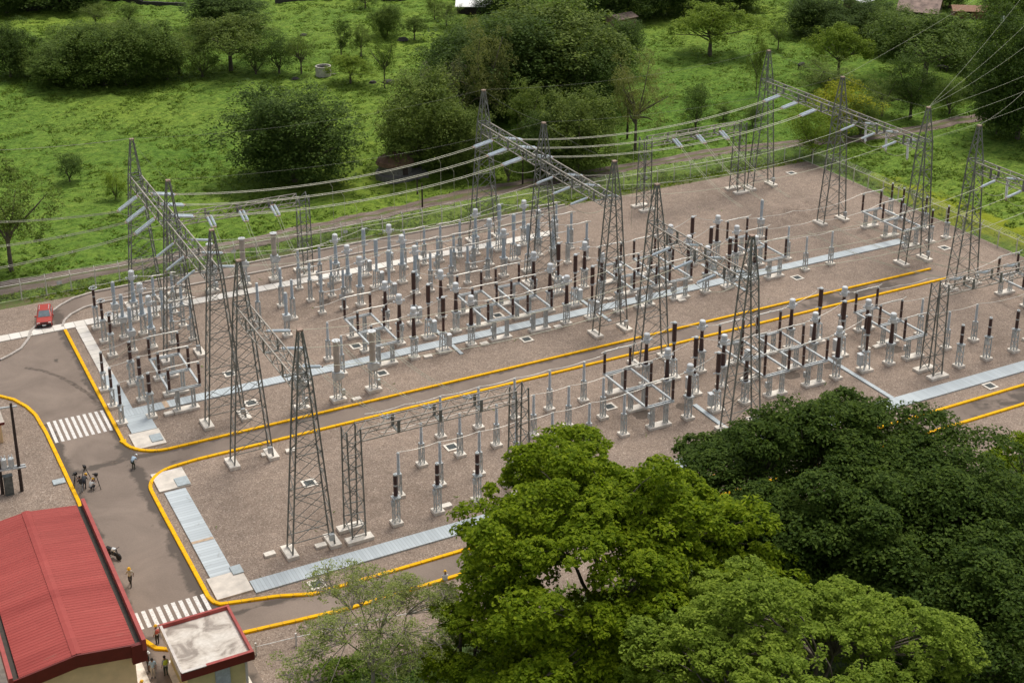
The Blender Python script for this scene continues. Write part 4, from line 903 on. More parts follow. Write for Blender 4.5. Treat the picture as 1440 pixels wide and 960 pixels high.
def red_building():
    X0, X1, XR, YS, YN, ZE, ZR = 6.75, 15.75, 11.2, 86.3, 106.4, 6.0, 6.62
    t = thing('red_roofed_building', 'long building with ribbed red metal roof and beige walls beside the crossing road', 'building', (XR, (YS+YN)/2, 0)); ox, oy = XR, (YS+YN)/2
    # ribbed roof, ribs run down the slope
    n = int((YN-YS)/0.055); ys = np.linspace(YS, YN, n+1); ph = (ys/0.33) % 1.0; rib = np.where(ph < 0.18, 0.035, np.where(ph < 0.30, 0.035*(0.30-ph)/0.12, np.where(ph > 0.88, 0.035*(ph-0.88)/0.12, 0)))
    for nm, xa, xb in (('roof', X0+0.55, XR), ('roof', XR, X1-0.55)):
        V = []; xs = [xa, (xa+xb)/2, xb]
        for x in xs:
            z = ZR-(ZR-ZE)*abs(x-XR)/(X1-XR); V.append(np.stack([np.full(n+1, x-ox), ys-oy, z+rib], -1))
        V = np.concatenate(V); k = n+1; F = []
        a = np.arange(3*k).reshape(3, k); F = np.stack([a[:-1, :-1], a[1:, :-1], a[1:, 1:], a[:-1, 1:]], -1).reshape(-1, 4)
        np_mesh(nm, V, F, 'red_roof', False, t)
    mb = MB()
    for s in (-1, 1): mb.add([(0, YS-oy-0.05, ZR+0.075), (s*0.32, YS-oy-0.05, ZR+0.025), (s*0.32, YN-oy, ZR+0.025), (0, YN-oy, ZR+0.075)], [(0, 1, 2, 3) if s < 0 else (3, 2, 1, 0)])
    mb.build('ridge_cap', 'red_roof', t)
    for s, x in ((1, X1), (-1, X0)):
        mb = MB(); mb.box((x-ox, -0.1, ZE+0.02), (0.28, YN-YS+0.5, 0.9)); mb.build('parapet', 'red_trim', t)
        mb = MB(); mb.box((x-ox-s*0.36, 0, ZE-0.12), (0.40, YN-YS, 0.06)); mb.build('gutter', 'gutter_dark', t)
    # gable fascia at the near end
    mb = MB(); zf = lambda x: ZR-(ZR-ZE)*abs(x-XR)/(X1-XR); y0 = YS-oy-0.12
    for xa, xb in ((X0+0.16, XR), (XR, X1-0.16)):
        vs_ = []
        for y in (y0-0.12, y0): vs_ += [(xa-ox, y, zf(xa)-0.95), (xb-ox, y, zf(xb)-0.95), (xb-ox, y, zf(xb)+0.06), (xa-ox, y, zf(xa)+0.06)]
        mb.add(vs_, [(0, 1, 2, 3), (7, 6, 5, 4), (3, 2, 6, 7), (1, 0, 4, 5), (0, 3, 7, 4), (2, 1, 5, 6)])
    mb.build('gable_fascia', 'maroon_fascia', t)
    mb = MB(); mb.box((X1-ox-0.38, y0-0.03, ZE-0.62), (1.06, 0.34, 1.5)); mb.build('corner_box', 'maroon_fascia', t)
    mb = MB(); mb.box((0, 0.3, 2.75), (X1-X0-1.0, YN-YS-0.8, 5.5)); mb.build('wall', 'beige_wall', t)
    mb = MB(); mb.box((0, YS-oy+0.3, 5.75), (X1-X0-1.4, 0.3, 0.45)); mb.build('gable_wall', 'beige_wall', t)
    mb = MB(); mb.box((0, -0.2, 0.08), (X1-X0+1.6, YN-YS+1.5, 0.2)); mb.build('plinth', 'concrete', t)
    for y in (-6, -1, 4): 
        mb = MB(); mb.box((X1-ox-0.5, y, 2.6), (0.08, 1.8, 1.2)); f = mb.build('window', 'white_metal', t); mb = MB(); mb.box((X1-ox-0.46, y, 2.6), (0.05, 1.6, 1.0)); mb.build('pane', 'window_dark', f)
red_building()
def gatehouse():
    t = thing('gatehouse', 'small gatehouse with flat stained white roof and red parapet', 'building', (20.6, 88.15, 0))
    W, D, Z = 5.4, 6.4, 3.25
    mb = MB(); mb.box((0, 0.1, 1.4), (W-1.1, D-1.1, 2.8)); mb.build('wall', 'olive_wall', t)
    mb = MB(); mb.box((0, 0, Z-0.30), (W-0.1, D-0.1, 0.3)); mb.build('roof_slab', 'stained_roof', t)
    h = 0.66
    for nm, mat, c, d in (('parapet', 'red_trim', (0.0, D/2-0.12, Z-0.16), (W, 0.19, h)), ('parapet', 'red_trim', (W/2-0.12, 0, Z-0.16), (0.19, D-0.48, h)), ('parapet', 'white_parapet', (-W/2+0.12, 0, Z-0.16), (0.19, D-0.48, h)), ('parapet', 'maroon_fascia', (0, -D/2+0.12, Z-0.16), (W, 0.19, h))):
        mb = MB(); mb.box(c, d); mb.build(nm, mat, t)
    for c, d, m in (((0.9, -D/2+0.12, Z+0.235), (3.5, 0.26, 0.05), 'red_trim'), ((-1.75, -D/2+0.12, Z+0.235), (1.8, 0.26, 0.05), 'white_parapet')):
        mb = MB(); mb.box(c, d); mb.build('coping', m, t)
    mb = MB(); mb.box((0.4, -D/2+0.58, 1.2), (1.1, 0.08, 2.4)); mb.build('door', 'door_grey', t)
    mb = MB(); mb.box((0, -0.1, 0.06), (W-0.2, D-0.2, 0.16)); mb.build('plinth', 'concrete', t)
    mb = MB(); mb.box((W/2-0.6, -D/2+0.3, 1.3), (0.16, 0.16, 2.6)); mb.build('post', 'white_parapet', t)
gatehouse()
def kiosk():
    c = at(4, 592, 2.3); t = thing('small_kiosk', 'small kiosk with tan flat roof and dark red edge behind the dark poles', 'kiosk', (c.x-1.4, c.y+1.0, 0))
    mb = MB(); mb.box((0, 0, 1.05), (2.4, 2.0, 2.1)); mb.build('wall', 'beige_wall', t); mb = MB(); mb.box((0, 0, 2.25), (3.0, 2.6, 0.12)); mb.build('roof', 'tan_porcelain', t); mb = MB(); mb.box((0, -1.32, 2.2), (3.0, 0.06, 0.26)); mb.build('fascia', 'maroon_fascia', t)
kiosk()
def transformer_platform():
    a = at(31, 690); b = at(4, 694); t = thing('transformer_platform', 'dark twin-pole platform carrying grey transformer cans in the gravel', 'transformer', (a.x, a.y, 0))
    d = b-a; h = rise(a, 567); u = d.normalized()
    for q in (0, 1.0): 
        mb = MB(); mb.tube(d*q, d*q+Vector((0, 0, h if q == 0 else h*0.97)), 0.17, 0.12, 8); mb.build('pole', 'wood_dark', t)
    zc = h-0.35; zm = rise(a, 656)
    mb = MB(); mb.bar(-u*0.5+Vector((0, 0, zc)), u*2.6+Vector((0, 0, zc)), 0.14); mb.build('crossarm', 'zinc_pale', t)
    mb = MB(); 
    for s in (-0.2, 0.2): mb.bar(-u*0.6+Vector((0.0, s, zm)), u*2.8+Vector((0.0, s, zm)), 0.14)
    mb.build('platform', 'zinc_pale', t)
    for q in (0.62, 1.25, 2.1):
        c = u*q+Vector((0, 0, zm+0.08)); mb = MB(); mb.lathe([(0.24, 0), (0.25, 0.1), (0.25, 0.85), (0.27, 0.88), (0.20, 0.95)], c, 12)
        cn = mb.build('transformer_can', 'zinc_pale', t, False); mb = MB()
        for s in (-0.13, 0.13): mb.lathe(sheds(0.05, 0.92, 1.25, 0.08), (c.x+s, c.y, c.z), 8)
        mb.build('bushing', 'pale_porcelain', cn)
    mb = MB(); mb.box((u.x*1.1, u.y*1.1-0.25, 0.95), (0.75, 0.5, 1.9)); mb.box((u.x*1.1, u.y*1.1-0.25, 1.93), (0.85, 0.6, 0.06)); mb.build('switch_cabinet', 'hatch_steel', t)
transformer_platform()
plain('tin_roof', (0.62, 0.62, 0.62), 0.4, 0.2, 0.06); plain('rusty_roof', (0.30, 0.21, 0.17), 0.8, 0, 0.35, 0.8); plain('thatch', (0.16, 0.095, 0.06), 0.95, 0, 0.3, 1.5); plain('clay', (0.30, 0.17, 0.11), 0.9, 0, 0.2); plain('brick_old', (0.22, 0.13, 0.10), 0.9, 0, 0.35, 1.0); plain('stone_grey', (0.17, 0.16, 0.145), 0.9, 0, 0.25); plain('tank_white', (0.50, 0.46, 0.41), 0.85, 0, 0.2, 1.2)
def shed(name, label, cat, c, L, D, H, rz, roof, wall, pitch=0.5, open_=False):
    t = thing(name, label, cat, c, rz); mb = MB()
    mb.box((0, 0, H/2), (L*0.92, D*0.9, H)); mb.build('wall', wall, t); mb = MB(); e = 0.25
    for s in (-1, 1):
        mb.add([(-L/2, 0, H+pitch), (L/2, 0, H+pitch), (L/2, s*(D/2+e), H-0.05), (-L/2, s*(D/2+e), H-0.05), (-L/2, 0, H+pitch-0.1), (L/2, 0, H+pitch-0.1), (L/2, s*(D/2+e), H-0.15), (-L/2, s*(D/2+e), H-0.15)], [(0, 1, 2, 3), (7, 6, 5, 4), (3, 2, 6, 7), (0, 3, 7, 4), (2, 1, 5, 6)])
    mb.build('roof', roof, t); mb = MB()
    for s in (-1, 1): mb.add([(s*L*0.455, -D*0.45, H-0.01), (s*L*0.455, D*0.45, H-0.01), (s*L*0.455, 0, H+pitch-0.12)], [(0, 1, 2)])
    mb.build('gable', wall, t)
    mb = MB(); mb.box((-L*0.2, -D*0.455, 0.95), (0.9, 0.06, 1.9)); mb.build('door', 'wood_dark', t); mb = MB(); mb.box((L*0.2, -D*0.455, 1.4), (0.9, 0.06, 0.8)); mb.build('window', 'window_dark', t)
    return t
def hut():
    c = at(556, 250); t = thing('round_hut', 'old hut with brown thatched cap and grey stone walls below the conductors', 'hut', c)
    mb = MB(); mb.lathe([(3.0, 0), (3.0, 1.0), (2.5, 1.05), (2.45, 2.5)], n=14); mb.build('wall', 'stone_grey', t); mb = MB(); mb.lathe([(2.9, 2.4), (2.7, 2.9), (1.6, 3.7), (0.5, 4.1), (0.1, 4.15)], n=16); mb.build('roof', 'thatch', t)
    mb = MB(); mb.box((0.6, -2.48, 1.7), (0.8, 0.12, 1.2)); mb.build('door', 'wood_dark', t); mb = MB(); mb.box((2.6, -1.0, 0.45), (3.6, 2.6, 0.9)); mb.build('low_wall', 'stone_grey', t)
hut()
def tank():
    c = at(455, 107); t = thing('water_tank', 'round pale concrete tank standing in the far pasture', 'water tank', c); mb = MB()
    mb.lathe([(1.45, 0), (1.5, 0.1), (1.45, 1.75), (1.5, 1.8), (1.5, 1.95), (1.25, 1.95), (1.25, 1.5)], n=20); mb.build('wall', 'tank_white', t); mb = MB(); mb.lathe([(1.24, 1.45), (1.24, 1.5)], n=20); mb.build('water', 'rock', t); mb = MB(); mb.tube((1.4, -0.4, 0.3), (2.3, -0.6, 0.25), 0.12); mb.build('pipe', 'tank_white', t)
tank()
shed('brick_shed', 'ruined brick shed with rusty pale roof at the wood edge', 'shed', at(873, 40), 6.0, 4.0, 2.6, 0.2, 'rusty_roof', 'brick_old', 0.7)
shed('tin_roofed_house', 'house with bright tin roof cut by the top of the picture', 'house', at(668, 17), 8.5, 7, 2.0, -0.5, 'tin_roof', 'wood_dark', 1.5)
shed('farm_house', 'farmhouse with dark gable and pale ridge among far trees', 'house', at(1292, 32), 9, 8, 3.2, -0.9, 'rusty_roof', 'wood_dark', 2.2)
shed('low_farm_shed', 'low farm shed showing only a clay roof under trees', 'shed', at(1375, 24), 12, 5, 1.8, -0.6, 'clay', 'clay', 0.8)
shed('white_roofed_shed', 'far shed with white roof glimpsed between dark trees', 'shed', at(1206, 15), 6, 5, 2.4, 0.4, 'tin_roof', 'brick_old', 0.8)
def dry_wall(label, pts, h=1.0):
    mb = MB(); P = [at(*p) for p in pts]
    for a, b in zip(P, P[1:]):
        n = max(2, int((b-a).length/2.5))
        for i in range(n):
            c = a.lerp(b, (i+0.5)/n); hh = h*random.uniform(0.75, 1.15); mb.box((c.x+random.uniform(-.1, .1), c.y, hh/2-0.1), ((b-a).length/n+0.15, random.uniform(0.5, 0.8), hh+0.2), math.atan2((b-a).y, (b-a).x)+random.uniform(-.05, .05))
    tag(mb.build('dry_stone_wall', 'rock'), label, 'wall')
dry_wall('dark field wall across the far left pasture', [(38, 16), (105, 5), (160, 1), (200, 7), (260, 9)]); dry_wall('dark field wall at the top of the pasture by the umbrella trees', [(388, 5), (430, 1), (480, 0), (560, 1), (640, 0)])
# poles in the fields
def pole(label, px, py, top, r=0.13, arm=False, can=False, mat='wood_dark'):
    b = at(px, py); h = rise(b, top); t = thing('utility_pole', label, 'utility pole', b, 0.3); mb = MB(); mb.tube((0, 0, -0.1), (0, 0, h), r, r*0.7, 8); mb.build('pole', mat, t)
    if arm: mb = MB(); mb.bar((-1.4, 0, h-0.3), (1.4, 0, h-0.3), 0.14); mb.build('crossarm', 'wood_dark', t)
    if can: mb = MB(); mb.lathe([(0.5, h*0.56), (0.55, h*0.57), (0.55, h*0.57+1.2), (0.4, h*0.57+1.3)], (0.5, -0.3, 0)); mb.build('transformer_can', 'white_metal', t)
pole('black utility pole with crossarm beside the bare pale tree', 882, 196, 130, 0.2, True); pole('thin dark pole on the dirt track below the conductors', 735, 259, 205, 0.15); pole('far pole with a white transformer can at upper right', 1403, 54, 15, 0.2, True, True)
pole('short dark post beside the hut', 587, 275, 246, 0.13); pole('short dark post at the dirt track edge', 594, 291, 258, 0.14)
def rocks(label, px, py, s, g=None):
    n = 9; c = at(px, py); mb = MB(); r = random.Random(px)
    mb.lathe([(s*0.9, 0)]+[(s*(1-0.12*i)*r.uniform(0.85, 1.1), s*0.14*(i+1)) for i in range(5)], (0, 0, -0.1), n); o = mb.build('boulder', 'rock', None); o.location = c; o.scale = (1.4, 1, 1); tag(o, label, 'boulder', 'dark boulders in the pasture')
for l, px, py, s in (('dark boulder near the round tank, uphill', 427, 50, 0.7), ('long dark boulder under the tall thin sapling', 546, 117, 1.0), ('small dark boulder left of the tall thin sapling', 524, 117, 0.7), ('dark boulder among the small saplings', 566, 57, 1.0), ('dark boulder right of the small saplings', 611, 50, 0.8), ('dark boulder beneath the umbrella trees', 415, 111, 0.6)): rocks(l, px, py, s)
def cow(label, px, py, rz):
    c = at(px, py); t = None; mb = MB()
    mb.lathe([(0.12, -0.95), (0.30, -0.85), (0.40, -0.4), (0.42, 0.1), (0.36, 0.6), (0.30, 0.8), (0.2, 0.95), (0.16, 1.1)], (0, 0, 1.0), 10, 'x')
    mb.tube((0.95, 0, 1.12), (1.35, 0, 0.85), 0.2, 0.14, 8); mb.tube((1.3, 0, 0.9), (1.62, 0, 0.45), 0.15, 0.09, 8)
    for s in (-1, 1): mb.tube((1.3, 0.1*s, 0.98), (1.3, 0.3*s, 1.0), 0.05, 0.03, 5)
    for x, k in ((-0.7, -1), (0.65, 1)):
        for s in (-0.2, 0.2): mb.tube((x, s, 0.9), (x-0.06*k, s, 0.45), 0.13, 0.08, 7); mb.tube((x-0.06*k, s, 0.46), (x, s, -0.02), 0.075, 0.06, 7)
    mb.tube((-0.93, 0, 1.2), (-1.05, 0, 0.5), 0.04, 0.03, 5)
    o = mb.build('cow', 'rock', None, True); o.location = c; o.rotation_euler = (0, 0, rz); tag(o, label, 'cow', 'dark cattle')
cow('dark cow grazing beside the muted bush tree', 1126, 98, 0.4); cow('dark cow standing in the clearing between far trees', 1326, 102, 2.0)
# ------------------------------------------------------------------ red pickup
plain('car_red', (0.42, 0.045, 0.028), 0.3, 0, 0.06); plain('car_glass', (0.16, 0.20, 0.22), 0.1); plain('tyre', (0.02, 0.02, 0.02), 0.85); plain('lamp_glass', (0.75, 0.72, 0.66), 0.2)
def car():
    c = at(62, 464); t = thing('red_car', 'red four-door car with roof bars parked on the back road', 'car', (c.x+0.55, c.y+2.3, 0), R_(-102)); W = 0.88
    def loft(secs):   # sections along x: (x, [(y,z)...])
        vs_, fs = [], []; k = len(secs[0][1])
        for x, s in secs: vs_ += [(x, y, z) for y, z in s]
        for i in range(len(secs)-1):
            for j in range(k): fs.append((i*k+j, i*k+(j+1) % k, (i+1)*k+(j+1) % k, (i+1)*k+j))
        fs += [tuple(range(k-1, -1, -1)), tuple(range((len(secs)-1)*k, len(secs)*k))]; return vs_, fs
    S = lambda w, z0, z1: [(-w, z0), (-w*1.0, z0+0.25), (-w*0.97, z1-0.08), (-w*0.85, z1), (w*0.85, z1), (w*0.97, z1-0.08), (w, z0+0.25), (w, z0)]
    mb = MB(); mb.add(*loft([(-2.1, S(0.8, 0.45, 0.9)), (-2.0, S(W, 0.3, 1.0)), (-1.2, S(W, 0.25, 1.02)), (0.75, S(W, 0.25, 1.0)), (1.3, S(W, 0.25, 0.97)), (2.0, S(W*0.97, 0.3, 0.86)), (2.12, S(0.78, 0.42, 0.72))])); mb.build('body', 'car_red', t, False)
    mb = MB(); mb.add(*loft([(-1.95, [(-.78, 1.0), (-.78, 1.02), (-.76, 1.04), (-.7, 1.05), (.7, 1.05), (.76, 1.04), (.78, 1.02), (.78, 1.0)]), (-1.65, [(-.8, 1.0), (-.74, 1.3), (-.68, 1.46), (-.6, 1.5), (.6, 1.5), (.68, 1.46), (.74, 1.3), (.8, 1.0)]), (0.15, [(-.8, 1.0), (-.74, 1.32), (-.66, 1.5), (-.58, 1.53), (.58, 1.53), (.66, 1.5), (.74, 1.32), (.8, 1.0)]), (0.95, [(-.8, .98), (-.79, .985), (-.77, .99), (-.7, 1.0), (.7, 1.0), (.77, .99), (.79, .985), (.8, .98)])])); mb.build('cabin', 'car_red', t, False)
    mb = MB(); mb.add([(0.93, -0.66, 1.03), (0.93, 0.66, 1.03), (0.22, 0.56, 1.515), (0.22, -0.56, 1.515)], [(0, 1, 2, 3)]); mb.build('windscreen', 'car_glass', t)
    for s in (-1, 1):
        mb = MB(); mb.add([(0.55, s*0.81, 1.06), (-1.5, s*0.815, 1.06), (-1.4, s*0.72, 1.42), (0.12, s*0.72, 1.44)], [(0, 1, 2, 3)]); mb.build('side_window', 'car_glass', t)
        mb = MB(); mb.box((2.03, s*0.62, 0.74), (0.16, 0.32, 0.16)); mb.build('headlight', 'lamp_glass', t)
        mb = MB(); mb.box((0.75, s*0.95, 1.08), (0.14, 0.2, 0.14)); mb.build('mirror', 'car_red', t)
        for x in (-1.3, 1.32):
            mb = MB(); mb.tube((x, s*0.68, 0.33), (x, s*0.9, 0.33), 0.33, n=16); wv = mb.build('wheel', 'tyre', t); mb = MB(); mb.tube((x, s*0.88, 0.33), (x, s*0.915, 0.33), 0.2, n=12); mb.build('rim', 'zinc_pale', wv)
        mb = MB(); mb.tube((-1.2, s*0.52, 1.6), (0.05, s*0.52, 1.6), 0.03); mb.build('roof_bar', 'zinc_pale', t)
    mb = MB(); mb.box((2.1, 0, 0.5), (0.12, 1.62, 0.26)); mb.box((2.1, 0, 0.76), (0.08, 0.8, 0.12)); mb.build('bumper', 'tyre', t); mb = MB(); mb.box((2.17, 0, 0.5), (0.02, 0.42, 0.14)); mb.build('number_plate', 'white_metal', t)
car()
def motorbike():
    c = at(158, 784); t = thing('motorcycle', 'dark motorcycle with pale tank parked against the red-roofed building', 'motorcycle', (c.x+0.1, c.y, 0), R_(-60))
    for x in (-0.62, 0.65): mb = MB(); mb.tube((x, -0.06, 0.31), (x, 0.06, 0.31), 0.31, n=14); mb.build('wheel', 'tyre', t)
    mb = MB(); mb.tube((-0.6, 0, 0.32), (-0.1, 0, 0.55), 0.05); mb.tube((-0.1, 0, 0.4), (0.3, 0, 0.4), 0.17, 0.15, 8); mb.tube((0.65, 0, 0.31), (0.42, 0, 0.95), 0.045); mb.tube((0.42, 0, 0.75), (-0.5, 0, 0.65), 0.05); mb.tube((0.42, -0.35, 1.0), (0.42, 0.35, 1.0), 0.03); mb.build('frame', 'rock', t)
    mb = MB(); mb.lathe([(0.05, -0.2), (0.16, -0.1), (0.18, 0.15), (0.1, 0.3)], (0.1, 0, 0.85), 10, 'x'); mb.build('fuel_tank', 'white_metal', t); mb = MB(); mb.box((-0.4, 0, 0.8), (0.7, 0.26, 0.1)); mb.build('saddle', 'tyre', t)
motorbike()
# ------------------------------------------------------------------ people
for n_, c_ in (('skin_tone', (0.22, 0.11, 0.07)), ('cloth_white', (0.62, 0.62, 0.60)), ('cloth_grey', (0.36, 0.38, 0.40)), ('cloth_blue', (0.38, 0.50, 0.60)), ('cloth_dark', (0.03, 0.035, 0.045)), ('cloth_black', (0.018, 0.017, 0.017)), ('cloth_olive', (0.035, 0.05, 0.028)), ('cloth_beige', (0.50, 0.45, 0.36)), ('cloth_red', (0.50, 0.11, 0.08)), ('hivis', (0.46, 0.55, 0.05)), ('helmet_yellow', (0.80, 0.44, 0.015)), ('helmet_white', (0.75, 0.75, 0.72)), ('hair_dark', (0.015, 0.011, 0.009)), ('shoe', (0.03, 0.026, 0.022))):
    plain(n_, c_, 0.75, 0, 0.06, 8)
def person(label, loc, rz, J, shirt, trousers, head='helmet_yellow', vest=None):
    """one continuous skinned body; J maps joint name to place; materials follow the nearest limb"""
    Vn, E, Rd, seg = [], [], [], []
    def v(p, r): Vn.append(Vector(p)); Rd.append(r); return len(Vn)-1
    def link(a, b, mat): E.append((a, b)); seg.append((Vn[a], Vn[b], mat))
    pel = v(J['pelvis'], 0.145); wa = v(J['waist'], 0.135); ch = v(J['chest'], 0.165); nk = v(J['neck'], 0.058); h0 = v(J['head'], 0.085)
    hv = (Vector(J['head'])-Vector(J['neck'])).normalized(); top = v(Vector(J['head'])+hv*0.12, 0.085)
    link(pel, wa, 1); link(wa, ch, 1); link(ch, nk, 1); link(nk, h0, 0); link(h0, top, 0)
    fw = Vector(J.get('face', (0, 1, 0))).normalized(); ns = v(Vector(J['head'])+fw*0.115+hv*0.02, 0.018); link(h0, ns, 0)
    for s in 'LR':
        sh = v(J['sh'+s], 0.075); el = v(J['el'+s], 0.05); wr = v(J['wr'+s], 0.032); link(ch, sh, 1); link(sh, el, 1); link(el, wr, 0 if J.get('short', True) else 1)
        d = (Vn[wr]-Vn[el]).normalized(); sd = d.cross(Vector((0, 0, 1))); sd = sd.normalized() if sd.length > 0.1 else Vector((1, 0, 0)); up_ = sd.cross(d)
        pa = v(Vn[wr]+d*0.07, 0.028); link(wr, pa, 0)
        for k, (o, ln) in enumerate(((-0.030, 0.06), (-0.010, 0.075), (0.010, 0.07), (0.030, 0.052))):
            k1 = v(Vn[pa]+sd*o+d*0.035, 0.0095); k2 = v(Vn[k1]+d*ln*0.6-up_*0.02, 0.008); link(pa, k1, 0); link(k1, k2, 0)
        t1 = v(Vn[wr]+d*0.03+sd*(0.045), 0.011); t2 = v(Vn[t1]+d*0.035+sd*0.012, 0.009); link(wr, t1, 0); link(t1, t2, 0)
        hp = v(J['hip'+s], 0.105); kn = v(J['kn'+s], 0.068); an = v(J['an'+s], 0.045); to = v(J['to'+s], 0.045); link(pel, hp, 2); link(hp, kn, 2); link(kn, an, 2); link(an, to, 3)
    me = bpy.data.meshes.new('body_cage'); me.from_pydata([tuple(x) for x in Vn], E, []); ob = bpy.data.objects.new('body_cage', me); COL.objects.link(ob)
    sk = ob.modifiers.new('Skin', 'SKIN'); sk.use_smooth_shade = True
    for i, r in enumerate(Rd): me.skin_vertices[0].data[i].radius = (r, r); me.skin_vertices[0].data[i].use_root = (i == 0)
    sb = ob.modifiers.new('Sub', 'SUBSURF'); sb.levels = 1; sb.render_levels = 1
    dg = bpy.context.evaluated_depsgraph_get(); body = bpy.data.meshes.new_from_object(ob.evaluated_get(dg)); bpy.data.objects.remove(ob)
    body.name = 'body'; body.materials.clear()
    for mm in ('skin_tone', shirt, trousers, 'shoe'): body.materials.append(MATS[mm])
    for f in body.polygons:
        c = f.center; best = 9
        for a, b, mt in seg:
            ab = b-a; u = max(0, min(1, (c-a).dot(ab)/max(1e-9, ab.length_squared))); dd = (c-a-ab*u).length
            if dd < best: best, f.material_index = dd, mt
        f.use_smooth = True
    t = thing('person', label, 'person', loc, rz, 'site workers'); o = bpy.data.objects.new('body', body); COL.objects.link(o); o.parent = t
    hc = Vector(J['head'])+hv*0.10; q = hv.to_track_quat('Z', 'Y')
    mb = MB(); prof = [(0.135, 0.0), (0.128, 0.04), (0.105, 0.10), (0.06, 0.135), (0.01, 0.147)] if 'helmet' in head else [(0.098, -0.06), (0.106, 0.0), (0.095, 0.06), (0.055, 0.095), (0.01, 0.105)]
    mb.lathe(prof, n=12)
    if 'helmet' in head: f2 = q.inverted() @ fw; mb.lathe([(0.16, -0.012), (0.165, 0.0), (0.13, 0.012)], (f2.x*0.025, f2.y*0.025, 0), 14)
    hb = mb.build('helmet' if 'helmet' in head else 'hair', head, t, True); hb.location = hc; hb.rotation_euler = q.to_euler()
    if vest:
        mb = MB(); a, b = Vector(J['waist']), Vector(J['chest']); mb.lathe([(0.175, 0.0), (0.2, 0.1), (0.205, (b-a).length+0.05), (0.15, (b-a).length+0.16)], n=12); vo = mb.build('vest', vest, t, True); vo.location = a-(b-a)*0.1; vo.rotation_euler = (b-a).to_track_quat('Z', 'Y').to_euler()
    return t
def pose(kind):
    if kind in ('stand', 'walk', 'shoot'):
        J = dict(pelvis=(0, 0, 0.95), waist=(0, 0.01, 1.10), chest=(0, 0.02, 1.32), neck=(0, 0.03, 1.49), head=(0, 0.05, 1.58), hipL=(-.1, 0, .9), hipR=(.1, 0, .9), knL=(-.1, .03, .5), knR=(.1, .03, .5), anL=(-.1, 0, .08), anR=(.1, 0, .08), toL=(-.12, .15, .045), toR=(.12, .15, .045), shL=(-.19, .01, 1.41), shR=(.19, .01, 1.41), elL=(-.25, -.02, 1.13), elR=(.25, -.02, 1.13), wrL=(-.25, .08, .9), wrR=(.25, .08, .9))
        if kind == 'walk': J.update(knL=(-.1, .22, .53), anL=(-.1, .28, .1), toL=(-.1, .43, .06), knR=(.1, -.02, .5), anR=(.1, -.25, .13), toR=(.1, -.12, .05), elL=(-.27, -.12, 1.15), wrL=(-.25, -.1, .93), elR=(.27, .08, 1.15), wrR=(.22, .25, 1.3))
        if kind == 'shoot': J.update(elL=(-.24, .2, 1.2), wrL=(-.12, .36, 1.38), elR=(.24, .2, 1.2), wrR=(.12, .36, 1.38))
        return J
    if kind == 'crouch': return dict(pelvis=(0, -.15, .36), waist=(0, -.1, .52), chest=(0, .05, .72), neck=(0, .16, .86), head=(0, .22, .95), face=(0, 1, -.2), hipL=(-.12, -.1, .36), hipR=(.12, -.1, .36), knL=(-.2, .3, .5), knR=(.2, .28, .48), anL=(-.18, .02, .09), anR=(.18, .0, .09), toL=(-.2, .18, .045), toR=(.2, .16, .045), shL=(-.19, .08, .8), shR=(.19, .08, .8), elL=(-.22, .32, .62), elR=(.22, .32, .62), wrL=(-.1, .5, .7), wrR=(.1, .5, .7))
    if kind == 'bend': return dict(pelvis=(0, -.15, .85), waist=(0, -.03, .98), chest=(0, .17, 1.08), neck=(0, .32, 1.14), head=(0, .41, 1.17), face=(0, .6, -.8), hipL=(-.1, -.14, .8), hipR=(.1, -.14, .8), knL=(-.12, .08, .47), knR=(.12, .05, .47), anL=(-.12, -.05, .08), anR=(.12, -.07, .08), toL=(-.13, .1, .045), toR=(.13, .08, .045), shL=(-.19, .2, 1.13), shR=(.19, .2, 1.13), elL=(-.22, .3, .85), elR=(.22, .3, .85), wrL=(-.12, .5, .78), wrR=(.12, .5, .78))
    if kind == 'sit': return dict(pelvis=(0, 0, .38), waist=(0, 0, .52), chest=(0, .06, .74), neck=(0, .1, .9), head=(0, .14, .99), hipL=(-.1, .04, .36), hipR=(.1, .04, .36), knL=(-.14, .42, .48), knR=(.14, .42, .48), anL=(-.14, .45, .08), anR=(.14, .45, .08), toL=(-.14, .6, .045), toR=(.14, .6, .045), shL=(-.19, .05, .82), shR=(.19, .05, .82), elL=(-.24, .2, .6), elR=(.24, .2, .6), wrL=(-.12, .4, .55), wrR=(.12, .4, .55))
def gp(px, py): v = at(px, py); return (v.x, v.y, 0.006)
person('man in grey trousers and black vest standing by the curved kerb', gp(115, 693), 0.5, pose('shoot'), 'cloth_black', 'cloth_grey', 'hair_dark')
person('yellow-helmeted worker in dark clothes behind the man in black vest', gp(119, 687), -0.6, pose('bend'), 'cloth_dark', 'cloth_dark', 'helmet_yellow')
person('crouching worker in white shirt and yellow helmet facing a tripod', gp(129, 689), -1.0, pose('crouch'), 'cloth_white', 'cloth_dark', 'helmet_yellow')
person('bending worker in white helmet and dark olive trousers by the lane corner', gp(188, 659), -0.9, pose('bend'), 'cloth_blue', 'cloth_olive', 'helmet_white')
person('worker in beige shirt and yellow helmet walking on the crossing road', gp(184, 823), 2.7, pose('walk'), 'cloth_beige', 'cloth_black', 'helmet_yellow')
person('worker in red vest and yellow helmet at the gatehouse corner', gp(222, 906), 0.4, pose('stand'), 'cloth_white', 'cloth_black', 'helmet_yellow', 'cloth_red')
person('bareheaded man in pale blue shirt and beige trousers beside the gatehouse', gp(216, 952), 2.9, pose('stand'), 'cloth_blue', 'cloth_beige', 'hair_dark')
person('white-helmeted man in black behind the pale blue shirt', gp(209, 944), -1.5, pose('stand'), 'cloth_black', 'cloth_black', 'helmet_white')
person('bareheaded man in bright green safety vest by the gatehouse wall', gp(234, 950), 0.2, pose('stand'), 'cloth_grey', 'cloth_olive', 'hair_dark', 'hivis')
